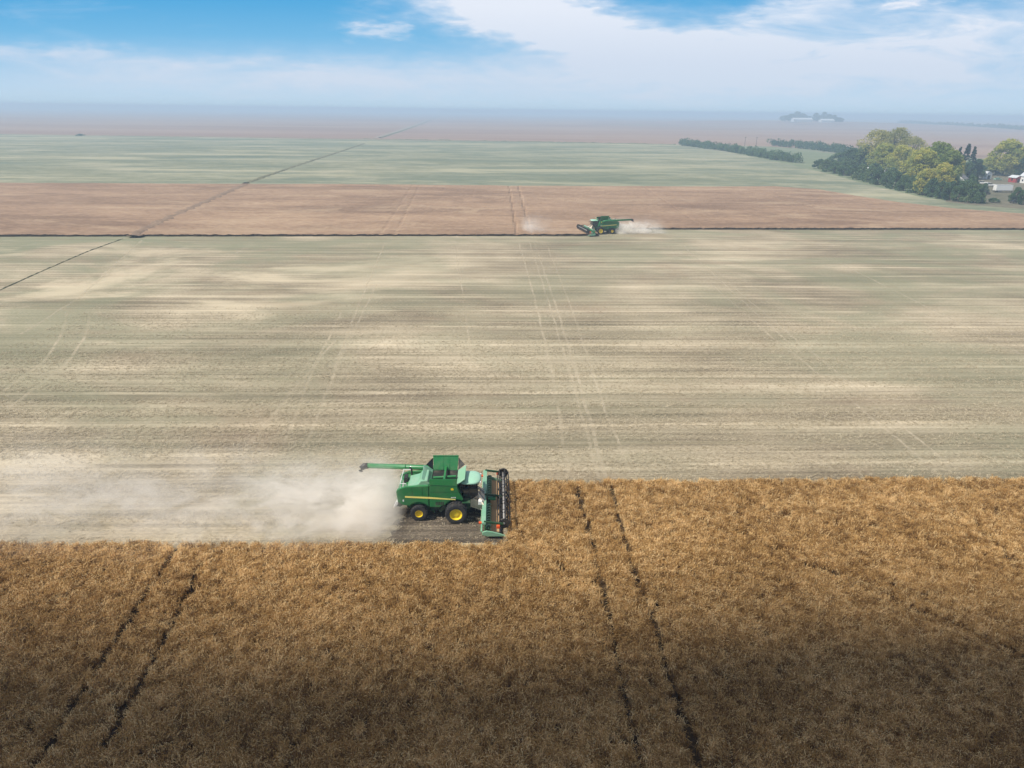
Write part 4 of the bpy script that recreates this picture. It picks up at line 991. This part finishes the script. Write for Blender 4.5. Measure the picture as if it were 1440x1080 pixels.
def house(name, p, rz, L, D, H, pitch, mw, mr, label, cat, door=True, wins=3, arch=False):
    o = empty(name, p, rz); rh = H + D / 2 * pitch
    if arch:
        prof = [(-D / 2, 0), (D / 2, 0), (D / 2, H)] + [(D / 2 * math.cos(a), H + D / 2 * .9 * math.sin(a)) for a in np.linspace(.2, math.pi - .2, 9)] + [(-D / 2, H)]
    else: prof = [(-D / 2, 0), (D / 2, 0), (D / 2, H), (0, rh), (-D / 2, H)]
    # long axis along local y for prism -> rotate so that the gable faces local -y
    wl = MB(); wl.prism(prof, 0, L); wl.build('wall', mw, o)
    rf = MB()
    if arch:
        A_ = [(D / 2 * 1.03 * math.cos(a), H + D / 2 * .94 * math.sin(a)) for a in np.linspace(0, math.pi, 13)]; B_ = [(x_ * .97, H + (z_ - H) * .97) for x_, z_ in A_]
        for (a, b_), (c_, d_) in zip(zip(A_[:-1], A_[1:]), zip(B_[:-1], B_[1:])): rf.prism([a, b_, d_, c_], -.1, L + .1)
    else:
        t = .18; e = .4
        for s in (-1, 1):
            rf.prism([(0, rh + .02), (s * (D / 2 + e), H - e * pitch + .02), (s * (D / 2 + e), H - e * pitch + .02 + t), (0, rh + .02 + t)], -.35, L + .35)
    rf.build('roof', mr, o)
    if door:
        d = MB(); d.box(-.9, .9, -.04, -.005, 0, 2.1); d.build('door', M_open, o)
    for i in range(wins):
        yy = (i + .5) * L / wins
        for s in (-1, 1):
            wn = MB(); wn.box(min(s * D / 2 + s * .005, s * D / 2 + s * .04), max(s * D / 2 + s * .005, s * D / 2 + s * .04), yy - .5, yy + .5, 1.0, 2.1); wn.build('window', M_glass, o)
    return tag(o, label, cat)
house('garden_shed', at(1390, 251.5), R(15), 5.5, 4.2, 2.4, .6, M_siding, M_tin, 'small white arched shed with dark doorway below the yellow trees', 'shed', True, 1, True)
house('farmhouse', at(1343, 260), R(-40), 10, 8, 3.2, .75, M_siding, M_shing, 'white gabled farmhouse half hidden by trees in front of the spruces', 'house', True, 3)
house('bungalow', at(1243, 247), R(60), 12, 7, 2.8, .5, M_siding, M_tin, 'pale roofed house glimpsed among shrubs under the tall poplars', 'house', True, 3)
house('red_barn', at(1432, 257), R(8), 5.5, 4.2, 2.8, .5, M_rsid, M_tin, 'red shed with white roof near the right edge of the farmyard', 'shed', True, 1)
house('white_barn', at(1459, 259), R(8), 9, 8, 4.0, .9, M_siding, M_tin, 'white gabled barn cut by the right edge of the picture', 'barn', True, 2)
house('long_barn', at(1114, 171.2, 12.6), R(-88), 60, 24, 7, .4, M_tin, M_tin, 'long white barn, left of the two on the distant farm', 'barn', False, 4)
house('long_barn', at(1153, 172.0, 12.6), R(-88), 40, 22, 5.5, .4, M_tin, M_tin, 'long low white barn, right of the two on the distant farm', 'barn', False, 4)

def vehicle_wheels(o, spots, r_, wd):
    for x_, y_ in spots:
        wl = empty('wheel'); wl.parent = o; wl.location = (x_, y_, r_)
        t = MB(); t.lathe_y([(r_ * .6, -wd / 2), (r_ * .95, -wd / 2), (r_, -wd * .3), (r_, wd * .3), (r_ * .95, wd / 2), (r_ * .6, wd / 2)], 0, 0, 0, 20); t.build('tyre', M_rubber, wl)
        q = MB(); q.lathe_y([(.001, -wd * .42), (r_ * .6, -wd * .42), (r_ * .6, wd * .42), (.001, wd * .42)], 0, 0, 0, 16, closed=False); q.build('rim', M_grey, wl)
def trailer(p, rz):
    o = empty('box_trailer', p, rz)
    b = MB(); b.box(-4.3, 4.3, -1.25, 1.25, .9, 3.6); b.build('body', M_white, o, bevel=.08)
    c_ = MB(); c_.box(-4.2, 5.4, -.5, .5, .62, .88); c_.box(-4.3, -4.15, -1.2, 1.2, .4, .8); c_.build('chassis', M_black, o)
    r_ = MB(); r_.box(-4.32, 4.32, -1.28, 1.28, 3.602, 3.68); r_.build('roof', M_tin, o)
    for s in (-1, 1):
        t = MB(); t.box(-4.2, 4.2, min(s * 1.252, s * 1.262), max(s * 1.252, s * 1.262), 1.0, 1.12); t.build('trim', M_grey, o)
    d = MB(); d.box(-4.35, -4.305, -1.1, 1.1, 1.0, 3.45); d.build('door', M_siding, o)
    vehicle_wheels(o, [(-2.6, -1.05), (-2.6, 1.05), (-1.5, -1.05), (-1.5, 1.05)], .48, .3)
    j = MB(); j.bar((4.9, 0, .62), (4.9, 0, 0.0), .12); j.build('jack', M_black, o)
    return tag(o, 'long white box trailer parked on the farmyard', 'trailer')
trailer(at(1409, 270.5), R(2))
def car(name, p, rz, m, label, pickup=False):
    o = empty(name, p, rz)
    b = MB()
    body = [(-2.2, .45), (-2.25, .95), (-1.2, 1.0), (1.0, .98), (2.1, .88), (2.25, .6), (2.2, .4)] if not pickup else [(-2.7, .5), (-2.72, 1.15), (.9, 1.15), (2.5, 1.08), (2.65, .8), (2.6, .45)]
    b.prism(body, -.88, .88); b.build('body', m, o, bevel=.06)
    cab = [(-1.7, .98), (-1.1, 1.48), (.3, 1.5), (1.05, .98)] if not pickup else [(-.6, 1.15), (-.45, 1.78), (.75, 1.8), (1.4, 1.13)]
    g_ = MB(); g_.prism(cab, -.80, .80); g_.build('window', M_glass, o, bevel=.04)
    r_ = MB(); z_ = 1.5 if not pickup else 1.8; r_.box(cab[1][0] + .05, cab[2][0] - .02, -.76, .76, z_ - .01, z_ + .05); r_.build('roof', m, o, bevel=.03)
    vehicle_wheels(o, [(-1.35, -.82), (-1.35, .82), (1.4, -.82), (1.4, .82)] if not pickup else [(-1.7, -.85), (-1.7, .85), (1.7, -.85), (1.7, .85)], .34, .24)
    for s in (-1, 1):
        l = MB(); l.box(2.2 if not pickup else 2.58, 2.27 if not pickup else 2.67, s * .65 - .16, s * .65 + .16, .66, .8); l.build('headlight', M_white, o)
    return tag(o, label, 'car' if not pickup else 'pickup truck')
car('parked_car', at(1403, 253.5), R(8), M_roofw, 'pale car parked behind the white trailer')
car('parked_pickup', at(1381, 259), R(170), M_white, 'white pickup parked left of the white trailer', True)
car('parked_pickup', at(1392, 262), R(175), M_white, 'white pickup parked just behind the trailer end', True)
car('parked_car', at(1386, 273.5), R(20), M_black, 'dark car parked below the trailer end by a shrub')
car('parked_car', at(1427, 286), R(10), M_black, 'dark car on the bare ground near the field at right')
# power poles on the far side of the meadow
for px in (1047, 1063):
    p = at(px, 206); o = empty('utility_pole', p)
    mb = MB(); mb.tube([(0, 0, 0), (0, 0, 10.5)], [.24, .16], 8); mb.build('pole', M_bark, o)
    mb = MB(); mb.box(-1.3, 1.3, -.08, .08, 9.7, 9.9); [mb.tube([(x_, 0, 9.9), (x_, 0, 10.15)], .07, 6) for x_ in (-1.1, -.4, .4, 1.1)]; mb.build('crossarm', M_bark, o)
    tag(o, 'thin utility pole beyond the hedge, ' + ('left' if px == 1047 else 'right') + ' of the two', 'utility pole', 'utility poles')

# ------------------------------------------------------------------ cloud added out of view to shade the foreground (high up towards the sun)
def cloud():
    alt = 230.0; off = SUN_DIR * (alt / SUN_DIR.z)
    nx_, ny_ = 70, 60; xs_ = np.linspace(-420, 420, nx_); top = []; bot = []
    def edge(x): return 44.5 + 6 * (fbm(np.array([x * .03 + 5]), np.array([1.5]), 3, 3)[0] - .5) * 2
    vs = []; fs = []
    ds = np.concatenate([np.linspace(0, 40, 20), np.linspace(48, 330, 40)])
    for sgn in (1, -1):
        for d in ds:
            for x_ in xs_:
                ex = min(1, (420 - abs(x_)) / 150); back = min(1, (330 - d) / 120)
                th = min(70.0, 1.6 * d) * max(0, ex) * max(0, back)
                th *= (1 + .5 * (fbm(np.array([x_ * .02]), np.array([d * .02]), 3, 6)[0] - .5))
                vs.append((x_ + off.x, edge(x_) - d + off.y, alt + sgn * th * (.62 if sgn > 0 else .38)))
    n_ = len(ds) * nx_
    for k in range(len(ds) - 1):
        for i in range(nx_ - 1):
            a, b, c_, d_ = k * nx_ + i, k * nx_ + i + 1, (k + 1) * nx_ + i + 1, (k + 1) * nx_ + i
            fs.append((d_, c_, b, a)); fs.append((n_ + a, n_ + b, n_ + c_, n_ + d_))
    m, g = mat('shade_cloud_volume'); v = g.n('ShaderNodeVolumePrincipled'); v.inputs['Color'].default_value = (.95, .95, .95, 1); v.inputs['Density'].default_value = .09; g.out(vol=v.outputs[0])
    o = mesh_obj('cloud', vs, fs, m, smooth=True)
    bpy.context.view_layer.update()
    import bmesh
    bm = bmesh.new(); bm.from_mesh(o.data); bmesh.ops.remove_doubles(bm, verts=bm.verts, dist=.01); bmesh.ops.recalc_face_normals(bm, faces=bm.faces); bm.to_mesh(o.data); bm.free()
    tag(o, 'cloud bank added out of view to darken the nearest wheat', 'cloud', kind='stuff')
cloud()

# ------------------------------------------------------------------ haze
m, g = mat('haze_air'); v = g.n('ShaderNodeVolumePrincipled'); v.inputs['Color'].default_value = (.53, .72, .94, 1); v.inputs['Density'].default_value = 5.4e-4; g.out(vol=v.outputs[0])
mb = MB(); mb.box(-70000, 70000, -7000, 95000, -1.0, 42.0); tag(mb.build('haze', m), 'thin blue haze over the plain', 'haze', kind='stuff')
